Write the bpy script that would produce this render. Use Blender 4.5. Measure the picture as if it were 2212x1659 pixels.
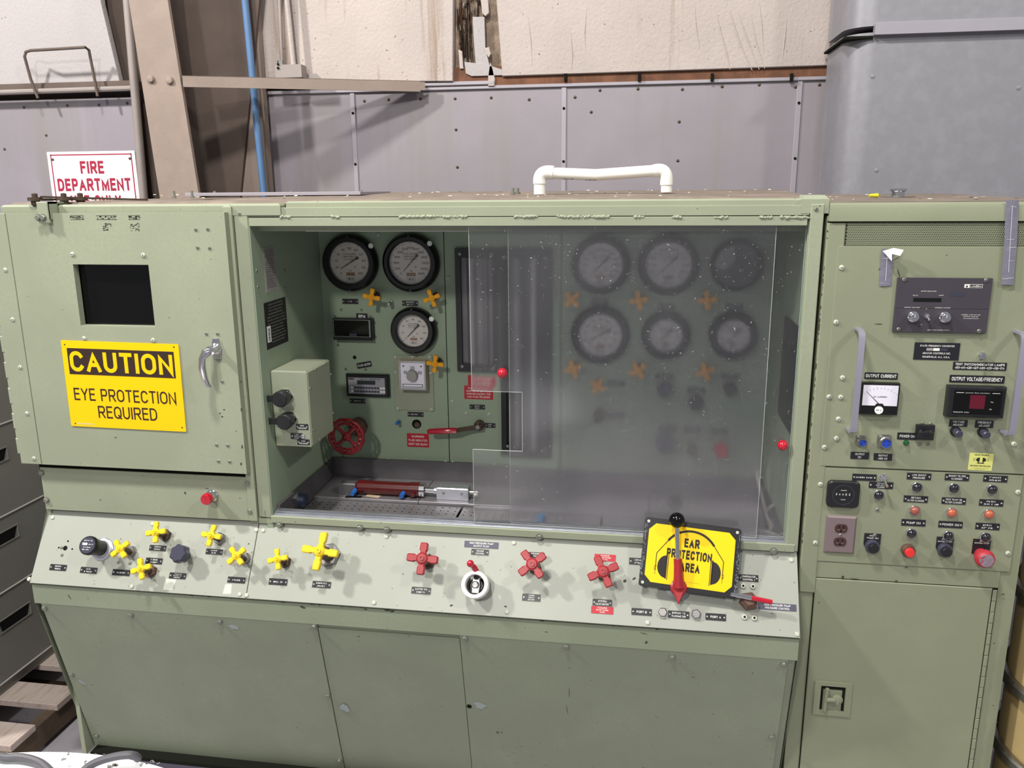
import bpy, math, random
from mathutils import Vector, Matrix
random.seed(7)
for o in list(bpy.data.objects): bpy.data.objects.remove(o)
SC = bpy.context.scene; COL = SC.collection
PI = math.pi
# ---------------------------------------------------------------- camera
F_PX, CXP, CYP = 1774.87, 1106.0, 829.5
CAM = Vector((0.0, -2.2, 2.0))
def _rot(rx, ry, rz):
    Rx = Matrix(((1,0,0),(0,math.cos(rx),-math.sin(rx)),(0,math.sin(rx),math.cos(rx))))
    Ry = Matrix(((math.cos(ry),0,math.sin(ry)),(0,1,0),(-math.sin(ry),0,math.cos(ry))))
    Rz = Matrix(((math.cos(rz),-math.sin(rz),0),(math.sin(rz),math.cos(rz),0),(0,0,1)))
    return Rz @ Rx @ Ry
MW = _rot(.23270162, .1558809, -.00796928) @ Matrix(((1,0,0),(0,0,-1),(0,1,0)))
MT = MW.transposed()
_r, _u, _b = MT @ Vector((1,0,0)), -(MT @ Vector((0,1,0))), -(MT @ Vector((0,0,1)))
cam = bpy.data.objects.new('camera', bpy.data.cameras.new('camera')); COL.objects.link(cam)
cam.matrix_world = Matrix(((_r.x,_u.x,_b.x,CAM.x),(_r.y,_u.y,_b.y,CAM.y),(_r.z,_u.z,_b.z,CAM.z),(0,0,0,1)))
cam.data.sensor_width = 36; cam.data.lens = F_PX/2212*36; cam.data.clip_start = .05
SC.camera = cam
# ---------------------------------------------------------------- world, lights, exposure
SC.view_settings.view_transform = 'Standard'; SC.view_settings.look = 'None'
SC.view_settings.exposure = 0.0; SC.view_settings.gamma = 1.0
SC.view_settings.use_curve_mapping = False
W = bpy.data.worlds.new('world'); SC.world = W; W.use_nodes = True
W.node_tree.nodes['Background'].inputs[0].default_value = (.93, .95, 1.0, 1)
W.node_tree.nodes['Background'].inputs[1].default_value = .30
def lamp(name, loc, tgt, size, power, col=(1,.97,.91)):
    l = bpy.data.lights.new(name, 'AREA'); l.shape = 'DISK'; l.size = size; l.energy = power; l.color = col
    o = bpy.data.objects.new(name, l); COL.objects.link(o); o.location = loc
    o.rotation_euler = (Vector(tgt)-Vector(loc)).to_track_quat('-Z','Y').to_euler()
    o['label'] = 'high bay hall lamp above and in front of the test bench'; o['category'] = 'lamp'; o['group'] = 'high bay hall lamps'
    return o
lamp('hall_lamp', (3.6,-3.0,5.2), (0,.5,1.2), .40, 95)
lamp('hall_lamp', (-4.6,-1.6,5.2), (-.8,.5,1.4), .36, 290)
lamp('hall_lamp', (-.9,-1.8,5.3), (-.4,.2,1.2), .40, 165)
lamp('hall_lamp', (-1.6,-6.6,5.3), (0,.5,1.4), .45, 175)
# ---------------------------------------------------------------- frames: planes of the real surfaces
class Fr:
    def __init__(s, O, u, v):
        s.O = Vector(O); s.u = Vector(u).normalized(); s.v = Vector(v).normalized(); s.n = s.u.cross(s.v)
        a, b, c, o = s.u, s.v, s.n, s.O
        s.M = Matrix(((a.x,b.x,c.x,o.x),(a.y,b.y,c.y,o.y),(a.z,b.z,c.z,o.z),(0,0,0,1)))
    def loc(s, px, py, h=0):
        d = MT @ Vector((px-CXP, py-CYP, F_PX))
        t = (h - (CAM-s.O).dot(s.n)) / d.dot(s.n)
        p = CAM + d*t - s.O
        return p.dot(s.u), p.dot(s.v)
    def off(s, h): return Fr(s.O + s.n*h, s.u, s.v)
def at(px, py, **k):
    d = MT @ Vector((px-CXP, py-CYP, F_PX)); (ax, val), = k.items(); i = 'XYZ'.index(ax)
    return CAM + d*((val-CAM[i])/d[i])
X_, Y_, Z_ = Vector((1,0,0)), Vector((0,1,0)), Vector((0,0,1))
FF = Fr((0,0,0), X_, Z_)
FD = Fr((0,-.035,0), X_, Z_)
FB = Fr((0,.5,0), X_, Z_)
FLW = Fr((-1.086,0,0), Y_, Z_)
FRW = Fr((.416,0,0), -Y_, Z_)
ST, SB = Vector((0,.012,1.017)), Vector((0,-.115,.82))
FS = Fr(SB, X_, ST-SB)
LT, LB = Vector((0,-.103,.742)), Vector((0,.042,.125))
FL = Fr(LB, X_, LT-LB)
FR_ = Fr((0,-.002,0), X_, Z_)
FW = Fr((0,1.5,0), X_, Z_)
# ---------------------------------------------------------------- mesh builder
class MB:
    def __init__(s): s.v=[]; s.f=[]; s.m=[]; s.T=Matrix.Identity(4)
    def add(s, vs, fs, m=0):
        b=len(s.v); s.v += [tuple(s.T @ Vector(p)) for p in vs]
        for f in fs: s.f.append(tuple(b+i for i in f)); s.m.append(m)
        return s
    def prism(s, poly, z0, z1, m=0, c=0, base=False, cc=None):
        n=len(poly)
        if cc is None: cc=(sum(p[0] for p in poly)/n, sum(p[1] for p in poly)/n)
        vs=[(x,y,z0) for x,y in poly]
        if c>0:
            hx=max(abs(p[0]-cc[0]) for p in poly); hy=max(abs(p[1]-cc[1]) for p in poly)
            kx,ky=1-c/hx,1-c/hy
            vs+=[(x,y,z1-c) for x,y in poly]
            vs+=[(cc[0]+(x-cc[0])*kx, cc[1]+(y-cc[1])*ky, z1) for x,y in poly]
            L=2
        else:
            vs+=[(x,y,z1) for x,y in poly]; L=1
        fs=[]
        for l in range(L):
            for i in range(n):
                j=(i+1)%n; fs.append((l*n+i,l*n+j,(l+1)*n+j,(l+1)*n+i))
        fs.append(tuple(L*n+i for i in range(n)))
        if base: fs.append(tuple(reversed(range(n))))
        return s.add(vs,fs,m)
    def box(s,x0,x1,y0,y1,z0,z1,m=0,c=0):
        return s.prism([(x0,y0),(x1,y0),(x1,y1),(x0,y1)],z0,z1,m,c,True)
    def lathe(s,prof,n=24,m=0,ph=0):
        vs=[];fs=[]
        for r,z in prof: vs+=[(r*math.cos(ph+2*PI*i/n),r*math.sin(ph+2*PI*i/n),z) for i in range(n)]
        for l in range(len(prof)-1):
            for i in range(n):
                j=(i+1)%n; fs.append((l*n+i,l*n+j,(l+1)*n+j,(l+1)*n+i))
        if prof[-1][0]>1e-5: fs.append(tuple((len(prof)-1)*n+i for i in range(n)))
        if prof[0][0]>1e-5: fs.append(tuple(reversed(range(n))))
        return s.add(vs,fs,m)
    def ring(s,ro,ri,z0,z1,n=32,m=0,c=0):
        prof=[(ri,z0),(ro,z0),(ro,z1-c),(ro-c,z1),(ri+c,z1),(ri,z1-c),(ri,z0)]
        vs=[];fs=[]
        for r,z in prof: vs+=[(r*math.cos(2*PI*i/n),r*math.sin(2*PI*i/n),z) for i in range(n)]
        for l in range(len(prof)-1):
            for i in range(n):
                j=(i+1)%n; fs.append((l*n+i,l*n+j,(l+1)*n+j,(l+1)*n+i))
        return s.add(vs,fs,m)
    def tube(s,pts,r,n=10,m=0,closed=False):
        P=[Vector(p) for p in pts]; vs=[];fs=[]; up=None
        for i,p in enumerate(P):
            a=P[i-1] if (i>0 or closed) else p; b=P[(i+1)%len(P)] if (i<len(P)-1 or closed) else p
            t=(b-a).normalized()
            if up is None:
                up=Vector((0,0,1)) if abs(t.z)<.9 else Vector((1,0,0))
            x=(up-t*up.dot(t)).normalized(); y=t.cross(x); up=x
            rr=r[i] if isinstance(r,(list,tuple)) else r
            vs+=[tuple(p+x*(rr*math.cos(2*PI*k/n))+y*(rr*math.sin(2*PI*k/n))) for k in range(n)]
        L=len(P)
        for l in range(L if closed else L-1):
            l2=(l+1)%L
            for i in range(n):
                j=(i+1)%n; fs.append((l*n+i,l*n+j,l2*n+j,l2*n+i))
        if not closed: fs.append(tuple(reversed(range(n)))); fs.append(tuple((L-1)*n+i for i in range(n)))
        return s.add(vs,fs,m)
    def sphere(s,r,z=0,n=20,m=0,x=0,y=0):
        T=s.T; s.T=T@Matrix.Translation((x,y,z))
        s.lathe([(max(r*math.sin(PI*k/12),1e-6),-r*math.cos(PI*k/12)) for k in range(13)],n,m); s.T=T; return s
    def text(s,t,x,y,z,h,m=0,w=None,bold=0,al='c',rot=0):
        if t.upper()==t:
            wt=.15+bold*3.2 if w is not None and w/h/max(len(t),1)<3 else .15
            vs,fs,(bx0,bx1)=strokefont(t,wt); sy=h; sx=sy if w is None else w/(bx1-bx0)
            ox={'c':(bx0+bx1)/2,'l':bx0,'r':bx1}[al]; o=[(x+(a-ox)*sx, y+(b-.5)*sy, z+k*4e-6) for a,b,k in vs]
            return s.add(o,fs,m)
        vs,fs,(bx0,bx1)=txt(t,bold)
        sy=h/.7; sx=sy if w is None else w/max(bx1-bx0,1e-6)
        if w is not None and al=='f': sx=sy
        ox={'c':(bx0+bx1)/2,'l':bx0,'r':bx1,'f':(bx0+bx1)/2}[al]
        c_,s_=math.cos(rot),math.sin(rot); o=[]
        for a,b in vs:
            X=(a-ox)*sx; Y=(b-.35)*sy; o.append((x+X*c_-Y*s_, y+X*s_+Y*c_, z))
        return s.add(o,fs,m)
    def quad(s,x0,x1,y0,y1,z,m=0): return s.add([(x0,y0,z),(x1,y0,z),(x1,y1,z),(x0,y1,z)],[(0,1,2,3)],m)
    def scrib(s,x,y,z,w,h,m=0,seed=1):
        r=random.Random(seed); a=x-w/2
        while a<x+w/2-h*.3:
            k=h*r.uniform(.35,.65)
            if r.random()<.82: s.quad(a,a+k*.55,y-h/2,y+h/2*r.uniform(.5,1),z,m)
            if r.random()<.5: s.quad(a,a+k*1.1,y+h*r.uniform(-.4,.2),y+h*.35,z,m)
            a+=k*1.5
        return s
    def mesh(s,key,mats,smooth=35):
        me=bpy.data.meshes.new(key); me.from_pydata(s.v,[],s.f)
        for m in mats: me.materials.append(MATS[m])
        me.polygons.foreach_set('material_index',s.m)
        me.polygons.foreach_set('use_smooth',[True]*len(s.f))
        me.update(); me.set_sharp_from_angle(angle=math.radians(smooth))
        return me
_tc={}
def txt(t,bold=0):
    if (t,bold) in _tc: return _tc[(t,bold)]
    cu=bpy.data.curves.new('t','FONT'); cu.body=t; cu.size=1; cu.offset=bold; cu.resolution_u=3
    ob=bpy.data.objects.new('t',cu); me=ob.to_mesh()
    vs=[(v.co.x,v.co.y) for v in me.vertices]; fs=[tuple(p.vertices) for p in me.polygons]
    xs=[v[0] for v in vs] or [0,1]; ob.to_mesh_clear(); bpy.data.objects.remove(ob); bpy.data.curves.remove(cu)
    _tc[(t,bold)]=(vs,fs,(min(xs),max(xs))); return _tc[(t,bold)]

# ---------------------------------------------------------------- engraved / sign lettering: a sans font drawn as mitred strokes
def _arc(cx,cy,rx,ry,a0,a1,n=10): return [(cx+rx*math.cos(math.radians(a0+(a1-a0)*k/n)), cy+ry*math.sin(math.radians(a0+(a1-a0)*k/n))) for k in range(n+1)]
_q=.34
def _bowl(x0,x1,y0,y1): 
    r=min((y1-y0)/2,.42); return [(x0,y1)]+_arc(x1-r,y1-r,r,r,90,0,6)+_arc(x1-r,y0+r,r,r,0,-90,6)+[(x0,y0)]
GL={
'A':(.72,[[(0,0),(.5,1),(1,0)],[(.2,.32),(.8,.32)]]),'B':(.62,[[(0,0),(0,1)],_bowl(0,.93,.53,1),_bowl(0,1,0,.53)]),
'C':(.66,[_arc(.5,.68,.5,.32,25,180,9)+_arc(.5,.32,.5,.32,180,335,9)]),'D':(.66,[[(0,0),(0,1)],[(0,1)]+_arc(.45,.6,.55,.4,90,0,7)+_arc(.45,.4,.55,.4,0,-90,7)+[(0,0)]]),
'E':(.54,[[(1,1),(0,1),(0,0),(1,0)],[(0,.53),(.9,.53)]]),'F':(.52,[[(1,1),(0,1),(0,0)],[(0,.53),(.88,.53)]]),
'G':(.68,[_arc(.5,.68,.5,.32,25,180,9)+_arc(.5,.32,.5,.32,180,360,9)+[(1,.45),(.58,.45)]]),'H':(.64,[[(0,0),(0,1)],[(1,0),(1,1)],[(0,.53),(1,.53)]]),
'I':(0,[[(0,0),(0,1)]]),'J':(.5,[[(1,1),(1,.28)]+_arc(.5,.28,.5,.28,0,-180,9)]),'K':(.64,[[(0,0),(0,1)],[(1,1),(0,.38)],[(.35,.58),(1,0)]]),
'L':(.5,[[(0,1),(0,0),(1,0)]]),'M':(.78,[[(0,0),(0,1),(.5,.1),(1,1),(1,0)]]),'N':(.66,[[(0,0),(0,1),(1,0),(1,1)]]),
'O':(.70,[_arc(.5,.66,.5,.34,0,180,12)+_arc(.5,.34,.5,.34,180,360,12)+[(1,.66)]]),'P':(.60,[[(0,0),(0,1)],_bowl(0,1,.45,1)]),
'Q':(.70,[_arc(.5,.66,.5,.34,0,180,12)+_arc(.5,.34,.5,.34,180,360,12)+[(1,.66)],[(.62,.26),(1,-.04)]]),'R':(.64,[[(0,0),(0,1)],_bowl(0,1,.47,1),[(.5,.47),(1,0)]]),
'S':(.60,[_arc(.5,.76,.48,.24,20,270,12)+_arc(.5,.27,.5,.27,80,-160,12)]),'T':(.60,[[(0,1),(1,1)],[(.5,1),(.5,0)]]),
'U':(.64,[[(0,1),(0,.32)]+_arc(.5,.32,.5,.32,180,360,10)+[(1,1)]]),'V':(.68,[[(0,1),(.5,0),(1,1)]]),'W':(.95,[[(0,1),(.26,0),(.5,.9),(.74,0),(1,1)]]),
'X':(.66,[[(0,0),(1,1)],[(0,1),(1,0)]]),'Y':(.64,[[(0,1),(.5,.45),(1,1)],[(.5,.45),(.5,0)]]),'Z':(.6,[[(0,1),(1,1),(0,0),(1,0)]]),
'0':(.56,[_arc(.5,.7,.5,.3,0,180,9)+_arc(.5,.3,.5,.3,180,360,9)+[(1,.7)]]),'1':(.22,[[(0,.78),(1,1),(1,0)]]),'2':(.54,[_arc(.5,.72,.48,.28,165,-30,9)+[(0,0),(1,0)]]),
'3':(.54,[_arc(.5,.75,.46,.25,150,-90,9),_arc(.5,.26,.5,.26,90,-150,9)]),'4':(.58,[[(.75,0),(.75,1),(0,.3),(1,.3)]]),'5':(.54,[[(.9,1),(.15,1),(.05,.52)]+_arc(.48,.32,.5,.32,130,-155,11)]),
'6':(.54,[_arc(.5,.3,.48,.3,0,360,14),_arc(.55,.62,.53,.38,70,185,7)+[(.02,.3)]]),'7':(.5,[[(0,1),(1,1),(.3,0)]]),'8':(.54,[_arc(.5,.76,.44,.24,0,360,12),_arc(.5,.27,.5,.27,0,360,12)]),
'9':(.54,[_arc(.5,.7,.48,.3,0,360,14),_arc(.45,.38,.53,.38,-110,5,7)+[(.98,.7)]]),
'-':(.34,[[(0,.5),(1,.5)]]),'/':(.42,[[(0,0),(1,1)]]),'.':(0,[[(0,0),(0,.03)]]),',':(.08,[[(0,-.14),(1,.03)]]),'!':(0,[[(0,.3),(0,1)],[(0,0),(0,.04)]]),'&':(.6,[[(1,0),(.15,.8),(.5,1),(.75,.8),(.1,.3),(.4,0),(1,.45)]])}
def strokefont(t,wt):
    """vertices and faces of a line of capitals, cap height 1, stroke width wt"""
    V=[];Fc=[];x=0;k=0
    for ch in t:
        if ch==' ': x+=.36+wt*.5; continue
        w,paths=GL.get(ch,GL['-']); w=w*(1-wt)
        for p in paths:
            P=[Vector((x+wt/2+a*w, wt/2+b_*(1-wt))) for a,b_ in p]; k+=1
            Q=[P[0]]
            for q in P[1:]:
                if (q-Q[-1]).length>1e-4: Q.append(q)
            P=Q; n=len(P); closed=(P[0]-P[-1]).length<1e-3
            if closed: P=P[:-1]; n-=1
            else:
                P[0]=P[0]+(P[0]-P[1]).normalized()*wt*.42; P[-1]=P[-1]+(P[-1]-P[-2]).normalized()*wt*.42
            b0=len(V)
            for i in range(n):
                a=P[i-1] if (i or closed) else None; c=P[(i+1)%n] if (i<n-1 or closed) else None
                d1=(P[i]-a).normalized() if a is not None else None; d2=(c-P[i]).normalized() if c is not None else None
                if d1 is None: d1=d2
                if d2 is None: d2=d1
                n1=Vector((-d1.y,d1.x)); n2=Vector((-d2.y,d2.x)); m=(n1+n2)
                m=n1 if m.length<.2 else m.normalized(); f=1/max(m.dot(n1),.33)
                for sg in (1,-1): q=P[i]+m*(wt/2*f*sg); V.append((q.x,min(max(q.y,-.12),1.0),k%7))
            for i in range(n if closed else n-1):
                j=(i+1)%n; Fc.append((b0+2*i+1,b0+2*j+1,b0+2*j,b0+2*i))
        x+=w+wt+.13
    return V,Fc,(0,max(x-.13,.01))
WM={}
def setp(o,M,parent):
    WM[o.name]=M
    if parent is not None:
        o.parent=parent; o.matrix_parent_inverse=WM[parent.name].inverted()
    o.matrix_basis=M
def link(name,me,M,parent=None,**props):
    o=bpy.data.objects.new(name,me); COL.objects.link(o); setp(o,M,parent)
    for k,v in props.items(): o[k]=v
    return o
def thing(name,label,cat,loc,group=None):
    o=bpy.data.objects.new(name,None); COL.objects.link(o); o.empty_display_size=.05
    setp(o,Matrix.Translation(loc),None); o['label']=label; o['category']=cat
    if group: o['group']=group
    return o
def put(name,mb,mats,fr,uv,h=0,rot=0,parent=None,**props):
    me = mb if isinstance(mb,bpy.types.Mesh) else mb.mesh(name,mats)
    M = fr.M @ Matrix.Translation((uv[0],uv[1],h)) @ Matrix.Rotation(rot,4,'Z')
    return link(name,me,M,parent,**props)
I4=Matrix.Identity(4)
def world(name,mb,mats,parent=None,**props): return link(name,mb.mesh(name,mats),I4,parent,**props)
# ---------------------------------------------------------------- materials
MATS={}
def srgb(c): return tuple((x/255/12.92 if x<=10 else ((x/255+.055)/1.055)**2.4) for x in c)+(1,)
def mat(key,col,rough=.5,metal=0,var=0,scale=6,bump=0,bscale=300,spec=.5,speck=None,coat=0,streak=None,emit=0):
    m=bpy.data.materials.new(key); m.use_nodes=True; nt=m.node_tree; N=nt.nodes; L=nt.links; b=N['Principled BSDF']
    b.inputs['Base Color'].default_value=srgb(col); b.inputs['Roughness'].default_value=rough; b.inputs['Metallic'].default_value=metal
    b.inputs['Specular IOR Level'].default_value=spec; b.inputs['Coat Weight'].default_value=coat
    cur=None
    tc=N.new('ShaderNodeNewGeometry')
    if var or speck or streak:
        rgb=N.new('ShaderNodeRGB'); rgb.outputs[0].default_value=srgb(col); cur=rgb.outputs[0]
    def mix(fac,c2,mode='MIX'):
        nonlocal cur
        x=N.new('ShaderNodeMix'); x.data_type='RGBA'; x.blend_type=mode
        if isinstance(fac,float): x.inputs[0].default_value=fac
        else: L.new(fac,x.inputs[0])
        L.new(cur,x.inputs[6])
        if isinstance(c2,tuple): x.inputs[7].default_value=c2
        else: L.new(c2,x.inputs[7])
        cur=x.outputs[2]
    def noise(sc,det=4,vec=None,ro=.6):
        n=N.new('ShaderNodeTexNoise'); n.inputs['Scale'].default_value=sc; n.inputs['Detail'].default_value=det; n.inputs['Roughness'].default_value=ro
        L.new(vec or tc.outputs['Position'],n.inputs['Vector']); return n.outputs[0]
    def ramp(src,a,b_):
        r=N.new('ShaderNodeMapRange'); r.inputs[1].default_value=a; r.inputs[2].default_value=b_; L.new(src,r.inputs[0]); return r.outputs[0]
    if var:
        d=tuple(x*(1-var) for x in srgb(col)[:3])+(1,); l=tuple(min(1,x*(1+var)) for x in srgb(col)[:3])+(1,)
        mix(ramp(noise(scale),.35,.55),d); mix(ramp(noise(scale*.45,3),.5,.72),l)
        mix(ramp(noise(scale*40,2),.3,.9),d)
    if streak:
        mp=N.new('ShaderNodeMapping'); mp.inputs['Scale'].default_value=(streak[2],streak[2],streak[2]*.06) if len(streak)<4 else streak[3]; L.new(tc.outputs['Position'],mp.inputs[0])
        mix(ramp(noise(1,5,mp.outputs[0],.7),streak[1],streak[1]+.12),srgb(streak[0]))
    if speck:
        mix(ramp(noise(speck[2],2),speck[1],speck[1]+.03),srgb(speck[0]))
    if cur is not None: L.new(cur,b.inputs['Base Color'])
    if bump:
        bp=N.new('ShaderNodeBump'); bp.inputs['Strength'].default_value=bump; bp.inputs['Distance'].default_value=.002
        L.new(noise(bscale,3),bp.inputs['Height']); L.new(bp.outputs[0],b.inputs['Normal'])
    if emit: b.inputs['Emission Color'].default_value=srgb(col); b.inputs['Emission Strength'].default_value=emit
    MATS[key]=m; return m
GREEN=(150,156,134)
mat('green',GREEN,.50,var=.10,scale=3,bump=.12,bscale=500,spec=.35,speck=((70,72,58),.735,90))
mat('green2',(151,157,136),.48,var=.08,scale=4,bump=.1,bscale=600,spec=.4)
mat('green_slope_lit',(160,163,153),.40,var=.05,scale=4,bump=.08,bscale=500,spec=.5,speck=((90,90,76),.74,80))  # same green made paler; the brighter light on the slope is in the colour
mat('green_in',(146,161,138),.45,var=.06,scale=4,bump=.08,spec=.4)
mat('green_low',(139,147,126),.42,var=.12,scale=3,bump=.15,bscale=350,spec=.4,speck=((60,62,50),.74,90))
mat('dusttop',(138,126,116),.95,var=.25,scale=14,bump=.4,bscale=200,spec=.1)
mat('chip',(66,66,56),.8,var=.3,scale=80)
mat('chip_light',(196,200,188),.7)
mat('primerdark',(142,138,134),.7,var=.2,scale=90)
mat('green_rack_shaded',(139,144,120),.48,var=.09,scale=4,bump=.1,bscale=600,spec=.35)  # green made darker; the rack's dimmer light is put into this paint
mat('primer',(150,160,160),.6)
mat('gap',(24,25,20),.9,spec=.1)
mat('dark',(17,17,18),.8,spec=.2)
mat('black',(24,24,27),.38,spec=.5)
mat('black_gloss',(9,9,10),.10,spec=.35)
mat('bakelite',(15,14,15),.3,spec=.45)
mat('plate',(30,30,36),.36,spec=.5)
mat('labelblue',(74,74,92),.45)
mat('ink',(228,228,222),.6)
mat('inkblack',(26,22,20),.6)
mat('inkbrown',(48,28,20),.55)
mat('yellow',(232,198,30),.35,spec=.45,var=.05,scale=60)
mat('amberyellow',(228,160,16),.4,spec=.4,var=.06,scale=60)
mat('signyellow',(247,197,0),.4,spec=.35,var=.03,scale=8)
mat('signyellow2',(246,202,4),.4,spec=.35,var=.02,scale=8)
mat('signwhite',(238,236,240),.45,spec=.3)
mat('signred',(158,32,62),.5)
mat('red',(158,36,44),.35,spec=.5,var=.12,scale=60,speck=((200,180,170),.74,300))
mat('redball',(178,22,42),.12,spec=.6,coat=.4)
mat('redplate',(176,22,42),.4)
mat('redwheel',(122,18,26),.35,spec=.5,var=.2,scale=80)
mat('maroon',(84,18,18),.28,spec=.5,var=.2,scale=30)
mat('pinkworn',(186,48,62),.5,var=.25,scale=60)
mat('wornface',(140,130,142),.6,var=.2,scale=90,speck=((170,40,60),.56,120))
mat('chrome',(214,214,218),.16,1)
mat('steel',(168,166,164),.34,1,var=.1,scale=50)
mat('screw',(140,142,132),.42,.6)
mat('whitescrew',(186,190,176),.4,spec=.5)
mat('rustnut',(112,84,74),.6,.4,var=.25,scale=80)
mat('brassdark',(92,76,64),.5,.5,var=.2,scale=80)
mat('alum',(196,198,206),.32,.85,streak=((120,122,128),.6,6,(2,60,60)))
mat('alumtrack',(198,200,208),.28,.8,var=.1,scale=40)
mat('handlealu',(168,165,182),.35,.55)
mat('stainless',(158,154,158),.42,.6,var=.12,scale=6)
mat('stainless_dark',(118,115,118),.45,.6,var=.2,scale=9)
mat('dial',(214,206,198),.5)
mat('dialgrey',(150,146,142),.5)
mat('tanlabel',(150,104,76),.6)
mat('white',(240,240,238),.3,spec=.4)
mat('pvc',(236,234,228),.22,spec=.5)
mat('bluecap',(38,98,176),.35,spec=.5)
mat('bluecap2',(70,140,190),.4)
mat('blueinsert',(32,74,190),.4)
mat('darkblue',(28,40,60),.4)
mat('knobgrey',(58,58,74),.3,spec=.5)
mat('psu',(66,62,70),.42,spec=.4,var=.05,scale=30)
mat('meter_face',(226,224,236),.4)
mat('redlcd',(92,12,34),.3)
mat('lens_dark',(16,17,26),.08,spec=.8,coat=.6)
mat('lens_amber',(176,92,62),.2,spec=.6,coat=.4)
mat('lens_red',(150,82,66),.25,spec=.6,coat=.3)
mat('lens_green',(8,82,44),.1,spec=.7,coat=.6)
mat('button_red',(222,48,46),.35)
mat('outletplate',(148,132,134),.38,.6)
mat('outlet',(66,42,40),.4)
mat('lcdgrey',(150,148,156),.45)
mat('lcddark',(48,54,54),.3)
mat('stickeryellow',(206,208,120),.6)
mat('tape',(150,147,164),.3,.55,bump=.9,bscale=45)
mat('tapecrease_glint',(216,216,224),.35,.2)
mat('tapewhite',(226,226,218),.5)
mat('wallmetal',(148,141,149),.5,.1,var=.10,scale=3,bump=.1,bscale=120,speck=((60,58,56),.75,60),streak=((138,132,134),.5,3))
mat('walltrim',(162,156,164),.5,.2,var=.06,scale=8)
mat('duct',(140,139,146),.45,.2,var=.09,scale=30,bump=.05,streak=((160,156,162),.55,2))
mat('ductedge',(160,156,166),.42,.25,var=.04,scale=12)
mat('foam',(184,173,168),.85,var=.10,scale=3.5,bump=1.2,bscale=70,spec=.15,speck=((120,104,92),.70,55),streak=((150,132,120),.56,9))
mat('foamleft',(172,166,166),.85,var=.07,scale=2.5,bump=.8,bscale=80,spec=.15,speck=((110,100,96),.73,45))
mat('foamtorn',(146,128,112),.95,var=.4,scale=40,bump=1.5,bscale=60)
mat('rust',(118,78,56),.85,var=.35,scale=25,bump=.5)
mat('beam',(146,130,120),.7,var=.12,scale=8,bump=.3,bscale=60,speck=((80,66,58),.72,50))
mat('beamdark',(100,86,79),.8,var=.2,scale=5,bump=.3)  # darker beam colour; shade on the column's web is painted in with it
mat('conduit',(152,142,138),.55,.2,var=.08,scale=10)
mat('bluepipe',(88,122,164),.4,var=.12,scale=8)
mat('cabinetgrey',(132,130,127),.45,var=.05,scale=5,spec=.45)
mat('cabinetlight',(190,188,184),.4)
mat('wood',(190,174,166),.85,var=.12,scale=8,bump=.4,streak=((160,142,134),.52,14,(60,4,60)))
mat('wooddark',(98,82,66),.9,var=.3,scale=10,bump=.4)
mat('floor',(168,162,170),.7,var=.12,scale=5,bump=.2,speck=((90,84,84),.7,30))
mat('basesteel',(112,110,126),.45,.3,var=.1,scale=6)
mat('whitedrum',(226,228,232),.4,var=.04,scale=6,speck=((96,92,90),.66,16))
mat('cable',(86,84,90),.5)
mat('drumyellow',(176,154,108),.45,var=.08,scale=5,spec=.4)
mat('brochure',(126,132,142),.6)
mat('tan',(196,178,150),.6)
mat('yellowwire',(206,200,40),.4)
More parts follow.
